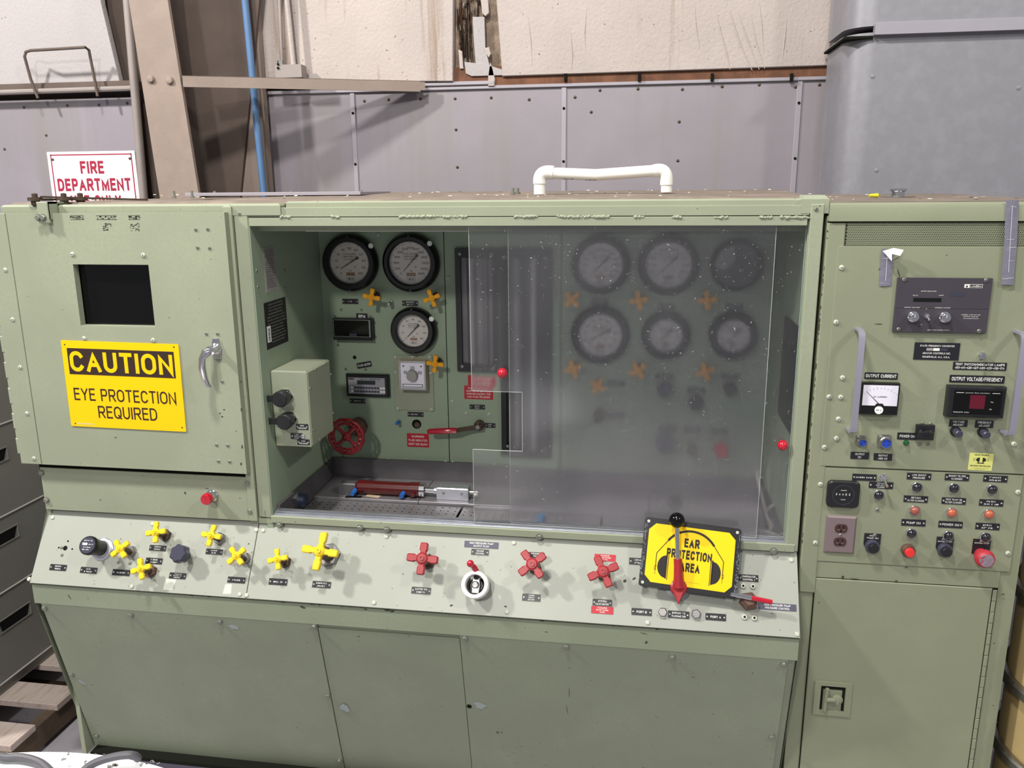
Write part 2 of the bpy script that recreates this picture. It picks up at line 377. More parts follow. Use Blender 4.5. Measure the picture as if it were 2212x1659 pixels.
def plastic(key,haze,rough,clear,tint=(.93,.93,.96,1)):
    m=bpy.data.materials.new(key); m.use_nodes=True; nt=m.node_tree; N=nt.nodes; L=nt.links; N.remove(N['Principled BSDF']); out=N['Material Output']
    tr=N.new('ShaderNodeBsdfTransparent'); tr.inputs[0].default_value=tint
    rf=N.new('ShaderNodeBsdfRefraction'); rf.inputs['IOR'].default_value=1.06; rf.inputs['Roughness'].default_value=rough; rf.inputs[0].default_value=tint
    df=N.new('ShaderNodeBsdfDiffuse'); df.inputs[0].default_value=(.55,.54,.56,1)
    gl=N.new('ShaderNodeBsdfGlossy'); gl.inputs['Roughness'].default_value=.12; gl.inputs[0].default_value=(1,1,1,1)
    ge=N.new('ShaderNodeNewGeometry'); no=N.new('ShaderNodeTexNoise'); no.inputs['Scale'].default_value=2.6; no.inputs['Detail'].default_value=3; L.new(ge.outputs['Position'],no.inputs['Vector'])
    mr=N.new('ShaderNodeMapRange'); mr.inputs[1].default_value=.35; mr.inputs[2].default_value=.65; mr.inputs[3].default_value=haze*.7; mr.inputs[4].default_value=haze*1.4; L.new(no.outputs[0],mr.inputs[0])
    def mix(f,a,b):
        x=N.new('ShaderNodeMixShader')
        if isinstance(f,float): x.inputs[0].default_value=f
        else: L.new(f,x.inputs[0])
        L.new(a,x.inputs[1]); L.new(b,x.inputs[2]); return x.outputs[0]
    a=mix(clear,rf.outputs[0],tr.outputs[0]) if rough>0 else tr.outputs[0]
    # fine bright scratches and specks in the sheet
    n2=N.new('ShaderNodeTexNoise'); n2.inputs['Scale'].default_value=170; n2.inputs['Detail'].default_value=1; L.new(ge.outputs['Position'],n2.inputs['Vector'])
    m2=N.new('ShaderNodeMapRange'); m2.inputs[1].default_value=.74; m2.inputs[2].default_value=.77; m2.inputs[4].default_value=.5; L.new(n2.outputs[0],m2.inputs[0])
    # haze grows towards the foot: light catching the sheet there is painted in
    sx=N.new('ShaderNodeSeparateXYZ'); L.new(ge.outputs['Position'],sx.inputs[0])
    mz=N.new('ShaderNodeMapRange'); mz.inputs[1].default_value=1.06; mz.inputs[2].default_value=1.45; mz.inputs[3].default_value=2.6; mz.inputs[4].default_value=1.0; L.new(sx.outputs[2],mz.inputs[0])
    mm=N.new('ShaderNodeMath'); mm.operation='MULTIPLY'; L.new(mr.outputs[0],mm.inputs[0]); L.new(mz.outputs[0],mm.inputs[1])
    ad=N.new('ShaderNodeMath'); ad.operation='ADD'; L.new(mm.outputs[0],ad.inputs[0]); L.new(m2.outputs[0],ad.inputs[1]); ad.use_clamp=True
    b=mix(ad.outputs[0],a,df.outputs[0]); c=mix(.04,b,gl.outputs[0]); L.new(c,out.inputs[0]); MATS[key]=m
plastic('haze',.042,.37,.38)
plastic('lens',.0,0,1.0,(.97,.97,.97,1))
mat('sheetedge',(176,182,178),.4,spec=.6)
# ================================================================= SETTING
def wbox(name,x0,x1,y0,y1,z0,z1,m,parent=None,c=0,**p):
    b=MB(); b.box(x0,x1,y0,y1,z0,z1,0,c); return world(name,b,[m],parent,**p)
floor=wbox('floor',-6,5,-4,3,-.1,0,'floor',kind='structure')
wall=wbox('wall_back',-6,5,1.56,1.62,0,5,'beamdark',kind='structure')
def wz(px,py,Y=1.5): return at(px,py,Y=Y)
ztop=wz(1200,187).z
def chipset(pts,seed=3):
    pass
def wallpanel(xa,xb,z1,name='wall_panel',y=1.5,m='wallmetal',z0=.02):
    b=MB(); b.T=FW.M; h=1.5-y
    b.box(xa,xb,z0,z1,h-.012,h,0,.002); o=world(name,b,[m],wall); return o
xs=[wz(572,300).x,wz(763,240).x,wz(1218,280).x,wz(1724,240).x,wz(1815,240).x+.9]
for i in range(4): wallpanel(xs[i]+.004,xs[i+1]-.004,ztop)
wallpanel(-4.4,wz(303,300).x,wz(150,213).z)
wallpanel(wz(505,300).x,xs[0]-.03,ztop-.02)
for i,px in enumerate((574,763,1218,1724)):
    b=MB(); b.T=FW.M; x=xs[i]; b.box(x-.011,x+.011,.02,ztop-.002,0,.006,0,.002)
    for k in range(6): b.T=FW.M@Matrix.Translation((x,ztop-.09-k*.22,.006)); b.lathe([(.006,0),(.006,.002),(.003,.004),(1e-5,.0045)],8,1)
    world('seam_strip',b,['walltrim','gap'],wall)
# top lip of the sheet panels
b=MB(); b.T=FW.M; b.box(xs[0]-.2,xs[4],ztop-.004,ztop+.012,-.012,.012,0,.003); b.box(xs[1]+.18,xs[2]-.3,ztop+.012,ztop+.03,-.004,.02,0,.004)
world('top_lip',b,['walltrim'],wall)
# screws of the wall panels
scr=MB().lathe([(.0065,0),(.0065,.0016),(.004,.0038),(1e-5,.0045)],10,0).mesh('wall_screw',['brassdark'])
for px,py in [(839,215),(909,214),(983,213),(1061,211),(1143,215),(1242,210),(1296,195),(1378,192),(1474,193),(1560,187),(1640,183),(1718,188),(1770,183),(985,280),(988,361),(1467,263),(1464,347),(787,218),
              (52,232),(146,228),(214,227),(275,223),(100,292),(10,322),(1277,242)]:
    put('wall_screw',scr,None,FW,FW.loc(px,py),0,parent=wall)
scrd=MB().lathe([(.008,0),(.007,.0016),(1e-5,.003)],10,0).mesh('duct_rivet',['duct'])
# foam insulation sheets above
def sheet(name,poly,Y,th,m,parent,**p):
    b=MB(); f=Fr((0,Y,0),X_,Z_); b.T=f.M; b.prism(poly,-th,0,0,.004,True); return world(name,b,[m],parent,**p)
fz=lambda px,py,Y:(wz(px,py,Y).x,wz(px,py,Y).z)
sheet('insulation_sheet',[(wz(560,150,1.47).x,wz(640,176,1.47).z),fz(978,176,1.47),(fz(988,100,1.47)[0],3.2),(fz(975,0,1.47)[0],4.6),(wz(560,150,1.47).x,4.6)],1.47,.04,'foam',wall)
sheet('insulation_sheet',[fz(1085,165,1.475),(xs[4],wz(1815,139,1.475).z),(xs[4],4.6),(fz(1070,0,1.475)[0]-.02,4.6),(fz(1070,0,1.475)[0]-.02,3.1)],1.475,.04,'foam',wall)
sheet('insulation_sheet',[(-4.4,wz(150,192,1.47).z),(wz(262,192,1.47).x,wz(262,187,1.47).z),(wz(225,60,1.47).x,2.83),(wz(200,0,1.47).x,4.6),(-4.4,4.6)],1.47,.03,'foamleft',wall)
# torn strip with ragged fibres and hanging flap
b=MB(); f=Fr((0,1.5,0),X_,Z_); b.T=f.M
x0,z0=fz(988,168,1.5); x1,_=fz(1088,168,1.5)
b.box(x0-.03,x1+.03,z0+.0,4.6,-.02,-.012,0)
r=random.Random(4)
for k in range(240):
    zz=z0+.02+r.random()*1.0; xx=x0+r.random()*.12; w=r.uniform(.0015,.012); hh=r.uniform(.02,.12)
    b.add([(xx,zz,-.01),(xx+w,zz+r.uniform(-.01,.01),r.uniform(0,.02)),(xx+w*.7,zz+hh,r.uniform(0,.015)),(xx-.003,zz+hh*.8,-.01)],[(0,1,2,3)],r.choice((0,0,1,2)))
world('torn_insulation',b,['foamtorn','foamleft','rust'],wall,kind='stuff')
b=MB(); b.T=f.M
def rag(pts,m,th=.004):
    P=[fz(x,y,1.5) for x,y in pts]; b.prism(P,.005,.005+th+.01,m,.002,True)
rag([(1040,0),(1056,0),(1058,30),(1050,37),(1043,30)],0); rag([(1046,106),(1058,103),(1062,118),(1057,126)],0)
rag([(1022,38),(1048,38),(1050,105),(1062,155),(1030,150),(1025,90)],1,.002)
rag([(1005,135),(1050,140),(1088,152),(1088,164),(1020,166),(1008,160)],1); rag([(992,108),(1000,112),(1003,150),(995,150)],0)
rag([(1060,136),(1066,150),(1071,172),(1069,187),(1056,187),(1056,165)],0)
world('foam_flap',b,['foam','foamleft'],wall)
# wrinkles in the right hand foam sheet
b=MB(); fw_=Fr((0,1.475,0),X_,Z_); b.T=fw_.M
for P in ([(1500,5),(1503,60),(1512,110)],[(1545,20),(1556,70),(1570,120),(1577,150)],[(1572,10),(1583,50),(1600,100),(1625,152)],[(1592,20),(1612,80),(1640,150)],[(1622,30),(1632,90),(1652,148)],[(1640,0),(1645,60),(1650,120)],[(1232,60),(1236,120),(1234,155)],[(1268,10),(1262,70),(1264,110)],[(1140,30),(1146,90),(1150,150)],[(1700,40),(1694,90),(1690,130)]):
    q=[fw_.loc(*p) for p in P]; b.tube([(x,y,-.001) for x,y in q],[.0015]+[.0045]*(len(q)-2)+[.0015],8,0)
world('foam_wrinkle',b,['foam'],wall,kind='stuff')
# rusty girt between the sheets
b=MB(); b.box(-1.3,xs[4],1.49,1.54,ztop+.0,wz(1200,150,1.5).z+.02,0); 
for px in (1219,1378,1535,1706): p=wz(px,165,1.49); b.box(p.x,p.x+.012,1.475,1.49,p.z-.02,p.z+.01,1)
world('girt',b,['rust','gap'],wall)
b=MB(); zr=wz(150,207).z; b.T=I4
b.tube([(-4.4,1.44,zr+.012),(wz(300,195,1.44).x,1.44,zr+.018)],.012,10,0); b.box(-4.4,wz(300,195,1.5).x,1.46,1.54,zr+.02,zr+.055,1)
world('wall_rail',b,['conduit','beamdark'],wall)
# ---- steel column
xa0,xa1=wz(340,400,1.12).x,wz(424,400,1.12).x
def tilt(px,py,Y): p=at(px,py,Y=Y); return p
c1,c2,c3,c4=tilt(278,0,1.12),tilt(362,0,1.12),tilt(428,413,1.12),tilt(343,413,1.12)
colm=thing('steel_column','brown painted steel column standing behind the left end of the test bench','column',(c4.x,1.3,0))
def slab(name,pts,th,m,parent):
    # pts: top left, top right, bottom right, bottom left on a vertical plane, extended to floor and up
    tl,tr,br,bl=pts; e=(tl-bl)*(2.3/(tl.z-bl.z)); g=(tr-br)*(2.3/(tr.z-br.z)); dn=-(bl.z)/(tl.z-bl.z)
    a=bl+(tl-bl)*dn; d=br+(tr-br)*(-(br.z)/(tr.z-br.z)); u=bl+e; v=br+g
    P=[a,d,v,u]; vs=[tuple(p) for p in P]+[(p.x,p.y+th,p.z) for p in P]
    b=MB(); b.add(vs,[(0,1,2,3),(7,6,5,4),(0,4,5,1),(1,5,6,2),(2,6,7,3),(3,7,4,0)],0); return world(name,b,[m],parent)
slab('front_flange',(c1,c2,c3,c4),.018,'beam',colm)
q1,q2=tilt(455,0,1.40),tilt(492,0,1.40); q3,q4=tilt(512,413,1.40),tilt(470,413,1.40)
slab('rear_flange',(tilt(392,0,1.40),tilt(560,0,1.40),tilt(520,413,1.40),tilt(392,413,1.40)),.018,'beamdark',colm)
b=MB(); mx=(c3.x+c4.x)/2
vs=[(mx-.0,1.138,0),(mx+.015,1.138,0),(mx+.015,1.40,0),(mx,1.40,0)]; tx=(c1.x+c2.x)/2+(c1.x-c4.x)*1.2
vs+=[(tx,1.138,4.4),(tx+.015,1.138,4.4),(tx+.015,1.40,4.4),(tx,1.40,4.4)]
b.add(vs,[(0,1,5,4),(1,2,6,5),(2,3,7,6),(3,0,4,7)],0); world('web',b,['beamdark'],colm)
blt=MB().lathe([(.016,0),(.016,.006),(.012,.012),(1e-5,.014)],12,0).mesh('bolt',['beam'])
FC=Fr((0,1.12,0),X_,Z_)
for px,py in ((327,171),(368,174)): put('bolt',blt,None,FC,FC.loc(px,py),0,parent=colm)
b=MB(); a_=wz(500,0,1.44); b_=wz(566,410,1.44)
b.box(wz(492,100,1.42).x,wz(560,100,1.42).x,1.42,1.46,1.9,4.6,0,.004); world('door_jamb_post',b,['beam'],wall)
# brace
p0=at(395,175,Y=1.10); p1=at(908,186,Y=1.44)
hb=.042
br=thing('steel_brace','brown angle brace running from the column to the wall girt','brace',((p0+p1)/2))
b=MB(); d=(p1-p0).normalized(); nrm=Vector((d.y,-d.x,0)).normalized()
def brk(a,c,w0,w1,z0,z1,m=0):
    vs=[]
    for p in (a,c):
        for w in (w0,w1):
            for z in (z0,z1): q=p+nrm*w; vs.append((q.x,q.y,q.z+z))
    b.add(vs,[(0,1,3,2),(4,6,7,5),(0,4,5,1),(2,3,7,6),(1,5,7,3),(0,2,6,4)],m)
brk(p0,p1,-.004,.004,-hb*.55,hb*.5); brk(p0,p1,-.06,.004,hb*.44,hb*.5)
brk(p1,p1+d*.02,-.004,.004,-hb*.4,hb*.4)
world('angle_bar',b,['beam'],br)
# conduits
def pipe(name,label,cat,pts,r,m,group=None,brk=()):
    t=thing(name,label,cat,pts[0],group); b=MB(); b.tube(pts,r,14,0); world('pipe',b,[m],t); return t
pz=lambda px,py,Y:at(px,py,Y=Y)
def ext(p,q,t): return p+(q-p)*t
a=pz(275,0,1.4); c=pz(311,430,1.4); pipe('conduit','thick grey vertical conduit left of the steel column','pipe',[ext(a,c,3),ext(a,c,-1)],.019,'conduit')
a=pz(529,0,1.33); c=pz(569,412,1.33); t=pipe('blue_pipe','blue painted vertical pipe right of the steel column','pipe',[ext(a,c,3.5),ext(a,c,-1)],.0145,'bluepipe')
a=pz(604,0,1.42); c=pz(609,138,1.42); pipe('thin_conduit','thin grey conduit dropping into the small junction box','pipe',[c,ext(a,c,-3)],.0075,'conduit')
a=pz(620,0,1.42); c=pz(634,140,1.42)
b=MB(); b.tube([ext(a,c,-3),c],.011,10,0); t=thing('wall_channel','pale vertical channel beside the thin conduit','channel',c); world('pipe',b,['foam'],t)
jb=thing('junction_box','small grey junction box above the brace','junction box',at(622,150,Y=1.40))
b=MB(); A=at(595,163,Y=1.38); B=at(650,138,Y=1.38); b.box(A.x,B.x,1.38,1.44,A.z-.01,B.z,0,.003); world('box_body',b,['conduit'],jb)
b=MB(); p=at(606,136,Y=1.41); b.tube([(p.x,1.41,B.z-.002),(p.x,1.41,B.z+.02)],.013,10,0)
for px,py in ((601,139),(601,147)): q=at(px,py,Y=1.379); b.tube([(q.x,1.38,q.z),(q.x,1.374,q.z)],.005,8,1)
world('connector',b,['steel','gap'],jb)
# bent wire bracket
fr=thing('wire_bracket','bent flat metal frame standing against the upper left wall','bracket',at(130,208,Y=1.4))
b=MB(); P=[(82,212),(66,170),(53,122),(56,112),(66,109),(120,106),(184,102),(192,108),(200,150),(211,208)]
b.tube([tuple(at(x,y,Y=1.42-(.06 if 3<i<7 else .03 if 1<i<8 else 0))) for i,(x,y) in enumerate(P)],.0065,8,0); world('frame',b,['beamdark'],fr)
# fire sign
def sign_base(name,label,cat,fr_,c4,th,m,rnd=.006):
    uv=[fr_.loc(*p) for p in c4]; u0=(uv[0][0]+uv[3][0])/2; u1=(uv[1][0]+uv[2][0])/2
    v1=(uv[0][1]+uv[1][1])/2; v0=(uv[2][1]+uv[3][1])/2
    return u0,u1,v0,v1
A=FW.loc(103,329); B=FW.loc(292,325); wS=B[0]-A[0]; hS=wS*.7; cx_,cy_=(A[0]+B[0])/2,(A[1]+B[1])/2-hS/2
fs=thing('fire_sign','white sign with red lettering FIRE DEPARTMENT USE ONLY, partly hidden by the bench top','sign',FW.M@Vector((cx_,cy_,.01)))
def rr(w,h,r,n=4):
    P=[]
    for cx,cy,a in ((w/2-r,h/2-r,0),(-w/2+r,h/2-r,PI/2),(-w/2+r,-h/2+r,PI),(w/2-r,-h/2+r,1.5*PI)):
        for k in range(n+1): t=a+PI/2*k/n; P.append((cx+r*math.cos(t),cy+r*math.sin(t)))
    return P
b=MB(); b.prism(rr(wS,hS,.004),0,.003,0); put('sign_board',b,['signwhite'],FW,(cx_,cy_),.004,parent=fs)
b=MB()
for x0,x1,y0,y1 in ((-.465,.465,.445,.462),(-.465,.465,-.462,-.445),(-.465,-.452,-.462,.462),(.452,.465,-.462,.462)): b.quad(x0*wS,x1*wS,y0*hS,y1*hS,0,0)
b.text('FIRE',0,.27*hS,0.0002,.185*hS,0,w=.27*wS,bold=.02); b.text('DEPARTMENT',0,.02*hS,.0002,.185*hS,0,w=.84*wS,bold=.02); b.text('USE ONLY',0,-.225*hS,.0002,.185*hS,0,w=.58*wS,bold=.02)
put('lettering',b,['signred'],FW,(cx_,cy_),.0076,parent=fs)
for sx in (-.44,.44): put('screw',scr,None,FW,(cx_+sx*wS,cy_+.39*hS),.007,parent=fs)
# ---- duct on the right
du=thing('air_duct','large galvanised sheet metal duct rising behind the right hand cabinet','duct',(1.6,1.3,0))
Yd=1.12; xl=at(1862,400,Y=Yd).x; xL=at(1788,400,Y=Yd+.14).x
def ductbody(x0,z0,z1,g,name):
    P=[(x0+.02,1.45)]+[(x0+.10-.10*math.cos(t*PI/12)*1.0,Yd-g+.10-.10*math.sin(t*PI/12)) for t in range(0,7)]+[(3.2,Yd-g),(3.2,1.45)]
    P[0]=(x0,1.45); b=MB(); b.prism(P,z0,z1,0,0,True); return world(name,b,['duct'],du)
zj=at(2000,66,Y=Yd).z
ductbody(xL+.0,.02,zj,0,'lower_section'); ductbody(xL-.002,zj+.02,4.6,.01,'upper_section')
b=MB(); b.box(xL+.085,3.2,Yd-.028,Yd,zj-.012,zj+.03,0,.004); world('joint_flange',b,['ductedge'],du)
b=MB(); b.box(xL-.015,xL+.085,Yd-.012,1.45,zj-.022,zj-.012,0,.003); world('joint_strip',b,['gap'],du)
FDu=Fr((0,Yd,0),X_,Z_)
for px,py in ((1885,165),(2200,190),(2180,12),(2010,20),(1893,368)): put('rivet',scrd,None,FDu,FDu.loc(px,py),0,parent=du)
# ================================================================= TEST BENCH
XL,XR=-1.852,.451
bench=thing('hydraulic_test_bench','long pale green hydraulic test bench with gauges, valves and a windowed work chamber','test bench',(-.7,.4,0))
def slabp(name,fr_,c,h0,h1,m,parent=bench,ch=.001,**p):
    """rectangular plate on a frame from two pixel corners (top left, bottom right) or local (u0,u1,v0,v1)"""
    u0,u1,v0,v1=c; b=MB(); w,h=(u1-u0)/2,(v1-v0)/2; b.box(-w,w,-h,h,h0,h1,0,ch)
    return put(name,b,[m],fr_,((u0+u1)/2,(v0+v1)/2),0,parent=parent,**p)
# body
zT=1.972
b=MB(); b.box(XL+.001,XL+.014,.02,.9,.133,zT-.02,0); world('side_panel',b,['green'],bench)
b=MB(); b.box(XR-.02,XR,.02,.9,.12,zT-.02,0); world('side_panel',b,['green'],bench)
b=MB(); b.box(XL,XR,.88,.9,.12,zT-.02,0); world('back_panel',b,['green'],bench)
# top: low dusty deck that rises a little to the back
b=MB(); nx=26; 
vs=[];fs=[]
rows=[(.03,1.9655),(.05,1.9735),(.3,1.980),(.6,1.988),(.9,1.993)]
for y,z in rows: vs+=[(XL+(XR-XL)*i/nx, y, z-max(0,min(1,(-1.2-(XL+(XR-XL)*i/nx))/.2))*max(0,z-1.972)*.8+random.uniform(-.0008,.0008)) for i in range(nx+1)]
for l in range(len(rows)-1):
    for i in range(nx): fs.append((l*(nx+1)+i,l*(nx+1)+i+1,(l+1)*(nx+1)+i+1,(l+1)*(nx+1)+i))
b.add(vs,fs,0); world('top_plate',b,['dusttop'],bench)
p=at(620,438,Y=.02)
b=MB(); b.box(p.x,XR-.03,.012,.05,1.940,1.972,0,.004); world('top_rail',b,['green'],bench)
b=MB(); b.box(XL,p.x-.01,-.005,.06,1.935,1.967,0,.006); world('top_rail',b,['green'],bench)
b=MB(); q=at(1733,424,Y=0); b.box(q.x,XR+.01,.0,.08,1.935,1.980,0,.01); world('top_end_cap',b,['green'],bench)
# bezel over the opening: two flat bars with weld beads
zb0,zb1,zm=at(1100,488,Y=0).z,at(1100,446,Y=0).z,at(1100,468,Y=0).z
xa,xb=-1.092,at(1749,460,Y=0).x
slabp('bezel_bar',FF,(xa,xb,zm+.001,zb1),-.03,-.001,'green')
slabp('bezel_bar',FF,(xa+.006,xb-.004,zb0,zm-.001),-.03,.002,'green')
b=MB(); r=random.Random(2)
for x0,x1 in ((608,628),(717,735),(865,893),(893,1008),(1113,1160),(1205,1315),(1370,1390),(1453,1473),(1545,1573),(1643,1668),(1688,1751)):
    x=x0
    while x<x1:
        u,v=FF.loc(x,468+r.uniform(-1.2,1.2)+(1.5 if x>1400 else 0)); b.T=FF.M@Matrix.Translation((u,v,.0))@Matrix.Scale(r.uniform(.8,1.5),4); b.sphere(.0034,.001,8); x+=r.uniform(2.2,4.5)
world('weld_bead',b,['green2'],bench,kind='stuff')
# posts
slabp('post',FF,(-1.129+.0,-1.0885,1.034,zb1+.0),-.05,.004,'green',ch=.002)
slabp('post',FF,(xb+.002,XR-.001,1.019,1.958),-.05,.003,'green',ch=.002)
# sill of the opening
slabp('sill_plate',FF,(-1.09,XR-.01,1.018,1.0405),-.02,.006,'green',ch=.0015)
slabp('sill_plate',FF,(-1.16,-1.088,1.012,1.03),-.02,.001,'green',ch=.0015)
b=MB()
for k,(y,h) in enumerate(((.004,1.046),(.012,1.050),(.022,1.052),(.032,1.050))): b.box(-1.083,.43,y,y+.0045,1.034,h+ .0,0)
b.box(-1.085,.435,.0,.04,1.034,1.0425,0); world('sliding_track',b,['alumtrack'],bench)
# chamber
zf=at(720,1033,Y=.49).z
b=MB(); b.box(-1.106,-1.086,.0,.53,zf-.05,1.93,0); world('chamber_wall',b,['green_in'],bench)
b=MB(); b.box(.416,.436,.01,.53,zf-.05,1.93,0); world('chamber_wall',b,['green_in'],bench)
b=MB(); b.box(-1.106,.436,.01,.53,1.93,1.945,0); world('chamber_roof',b,['green_in'],bench)
b=MB(); u,_=FB.loc(966,800); b.box(-1.09,u-.0015,.5,.52,1.055,1.93,0); world('gauge_panel',b,['green_in'],bench)
b=MB(); u2,_=FB.loc(1213,800); b.box(u+.0015,u2-.0015,.5,.52,1.055,1.93,0); world('gauge_panel',b,['green_in'],bench)
b=MB(); b.box(u2+.0015,.418,.5,.52,1.055,1.93,0); world('gauge_panel',b,['green_in'],bench)
b=MB(); b.box(u-.003,u+.003,.52,.53,1.055,1.93,0); b.box(u2-.003,u2+.003,.52,.53,1.055,1.93,0); world('panel_gap',b,['gap'],bench)
b=MB(); b.box(-1.086,.416,.03,.5,zf-.03,zf-.02,0); world('tray_bottom',b,['dark'],bench)
b=MB(); b.box(-1.0855,.4155,.488,.4995,zf-.02,1.064,0)
world('back_splash',b,['stainless_dark'],bench)
for s,x in ((1,-1.0855),(-1,.4155)):
    b=MB(); b.box(min(x,x+s*.01),max(x,x+s*.01),.03,.49,zf-.02,1.062,0); world('side_splash',b,['stainless_dark'],bench)
# tray plates: solid at the back, perforated at the front with dark round holes
ysp=.285
e=[-1.075,at(910,1080,Z=zf).x, .05,.405]
for i in range(3):
    b=MB(); b.box(e[i]+.001,e[i+1]-.001,ysp,.488,zf-.02,zf+.010,0,.001); world('tray_plate',b,['stainless'],bench)
def perforated(x0,x1,y0,y1,z,p,r,name,mats,parent,fr=None,th=.003,stag=False):
    """plate with real square-ish octagonal holes, a grid of cells"""
    b=MB(); nx=max(1,int((x1-x0)/p)); ny=max(1,int((y1-y0)/p)); px=(x1-x0)/nx; py=(y1-y0)/ny
    k=r*.4142
    for i in range(nx):
        for j in range(ny):
            X=x0+px*(i+.5+(.5*(j%2) if stag else 0)); Y=y0+py*(j+.5); hx,hy=px/2,py/2
            o=[(X-hx,Y-hy,z),(X+hx,Y-hy,z),(X+hx,Y+hy,z),(X-hx,Y+hy,z)]
            h=[(X-k,Y-r,z),(X+k,Y-r,z),(X+r,Y-k,z),(X+r,Y+k,z),(X+k,Y+r,z),(X-k,Y+r,z),(X-r,Y+k,z),(X-r,Y-k,z)]
            b.add(o+h,[(0,1,5,4),(1,6,5),(1,2,7,6),(2,8,7),(2,3,9,8),(3,10,9),(3,0,11,10),(0,4,11)],0)
    return b
e2=[-1.075,at(990,1112,Z=zf).x,-.1,.405]
for i in range(3):
    b=perforated(e2[i]+.004,e2[i+1]-.004,.045,ysp-.006,zf,.024,.0028,'',None,None); world('perforated_plate',b,['stainless'],bench)
# inner head track with chipped white edge
b=MB(); b.box(-1.086,.416,.05,.06,at(800,500,Y=.055).z+.001,1.94,0); world('head_track',b,['green'],bench)
b=MB(); A=at(660,499,Y=.049); B=at(1012,504,Y=.049)
b.add([(A.x,.049,A.z-.0015),(B.x,.049,A.z-.0015),(B.x,.049,A.z+.0008),(A.x,.049,A.z+.0008)],[(0,1,2,3)],0); world('worn_edge',b,['chip_light'],bench)
# door (left cabinet front)
DL,DR=FD.loc(-40,459)[0],FD.loc(505,700)[0]
zd1,zd0=FD.loc(250,460)[1],FD.loc(300,1013)[1]
b=MB(); b.box(XL,-1.135,-.004,.06,1.02,zT-.012,0,.004); world('cabinet_front',b,['gap'],bench)
b=MB(); b.box(-1.157,-1.131,-.012,.03,1.024,zd1+.02,0,.006); world('corner_strip',b,['green'],bench)
# door sheet with window opening: frame of four pieces in one mesh
wl,wt=FD.loc(158,571); wr,wb=FD.loc(334,709)
wl=(FD.loc(158,571)[0]+FD.loc(174,705)[0])/2; wr=(FD.loc(321,573)[0]+FD.loc(335,709)[0])/2
hl=-1.768
b=MB()
def framebox(b,x0,x1,y0,y1,a0,a1,c0,c1,z0,z1,m=0):
    O=[(x0,y0),(x1,y0),(x1,y1),(x0,y1)]; H=[(a0,c0),(a1,c0),(a1,c1),(a0,c1)]
    vs=[(x,y,z1) for x,y in O]+[(x,y,z1) for x,y in H]+[(x,y,z0) for x,y in O]+[(x,y,z0) for x,y in H]
    fs=[]
    for i in range(4):
        j=(i+1)%4; fs+=[(i,j,4+j,4+i),(8+i,8+j,j,i),(4+i,4+j,12+j,12+i),(8+j,8+i,12+i,12+j)]
    b.add(vs,fs,m)
hl=(FD.loc(10,460)[0]+FD.loc(90,995)[0])/2
framebox(b,hl+.001,DR,zd0,zd1,wl,wr,wb,wt,-.022,0); 
door=put('cabinet_door',b,['green'],FD,(0,0),0,parent=bench)
slabp('hinge_leaf',FD,(FD.loc(28,880)[0],hl-.001,zd0,zd1),-.02,.001,'green',door)
b=MB(); b.box(hl-.30,FD.loc(28,880)[0],zd0-.0,zd1,-.03,-.012,0)
b=MB()
xk=FD.loc(28,880)[0]
for k in range(9):
    z=zd0+.03+k*(zd1-zd0-.04)/9; b.box(xk-.012,xk,z,z+.05,-.012,-.003,0,.002); b.box(xk-.01,xk,z+.05,z+.095,-.014,-.005,0,.001)
put('hinge',b,['green2'],FD,(0,0),0,parent=door)
slabp('window_pane',FD,(wl-.02,wr+.02,wb-.02,wt+.02),-.034,-.026,'black_gloss',door,label='dark smoked window pane')
b=MB(); b.box(wl-.0,wr,wb,wb+.004,-.026,0,0); put('window_lip',b,['green2'],FD,(0,0),0,parent=door)
pan=MB().lathe([(.0066,0),(.0066,.0012),(.0055,.0034),(.003,.0045),(1e-5,.0047)],14,0); pan.box(-.0036,.0036,-.0006,.0006,.0045,.0049,1); pan=pan.mesh('panhead',['whitescrew','gap'])
hexb=MB(); hexb.lathe([(.0105,0),(.0105,.0012)],18,1); hexb.lathe([(.0080,.0012),(.0080,.0058),(.0068,.007),(1e-5,.007)],6,0); hexb=hexb.mesh('hexbolt',['screw','screw'])
small=MB().lathe([(.0050,0),(.0050,.001),(.0038,.0026),(1e-5,.003)],12,0); small.box(-.0026,.0026,-.0005,.0005,.0029,.0033,1); small=small.mesh('smallscrew',['screw','gap'])
whites=MB().lathe([(.0066,0),(.0066,.0016),(.005,.0036),(1e-5,.0042)],14,0).mesh('capscrew',['whitescrew'])
def screws(me,fr_,pts,parent,h=0,name='screw'):
    for i,(x,y) in enumerate(pts): put(name,me,None,fr_,fr_.loc(x,y,h),h,(i*1.3)%3,parent=parent)
screws(pan,FD,[(157,549),(310,551),(182,731),(331,735),(12,583),(28,690),(44,793),(59,893),(74,990)],door)
screws(small,FD,[(423,496),(449,495),(427,535),(453,536),(446,721),(470,721),(480,824),(468,961),(492,962),(472,996),(496,997)],door)
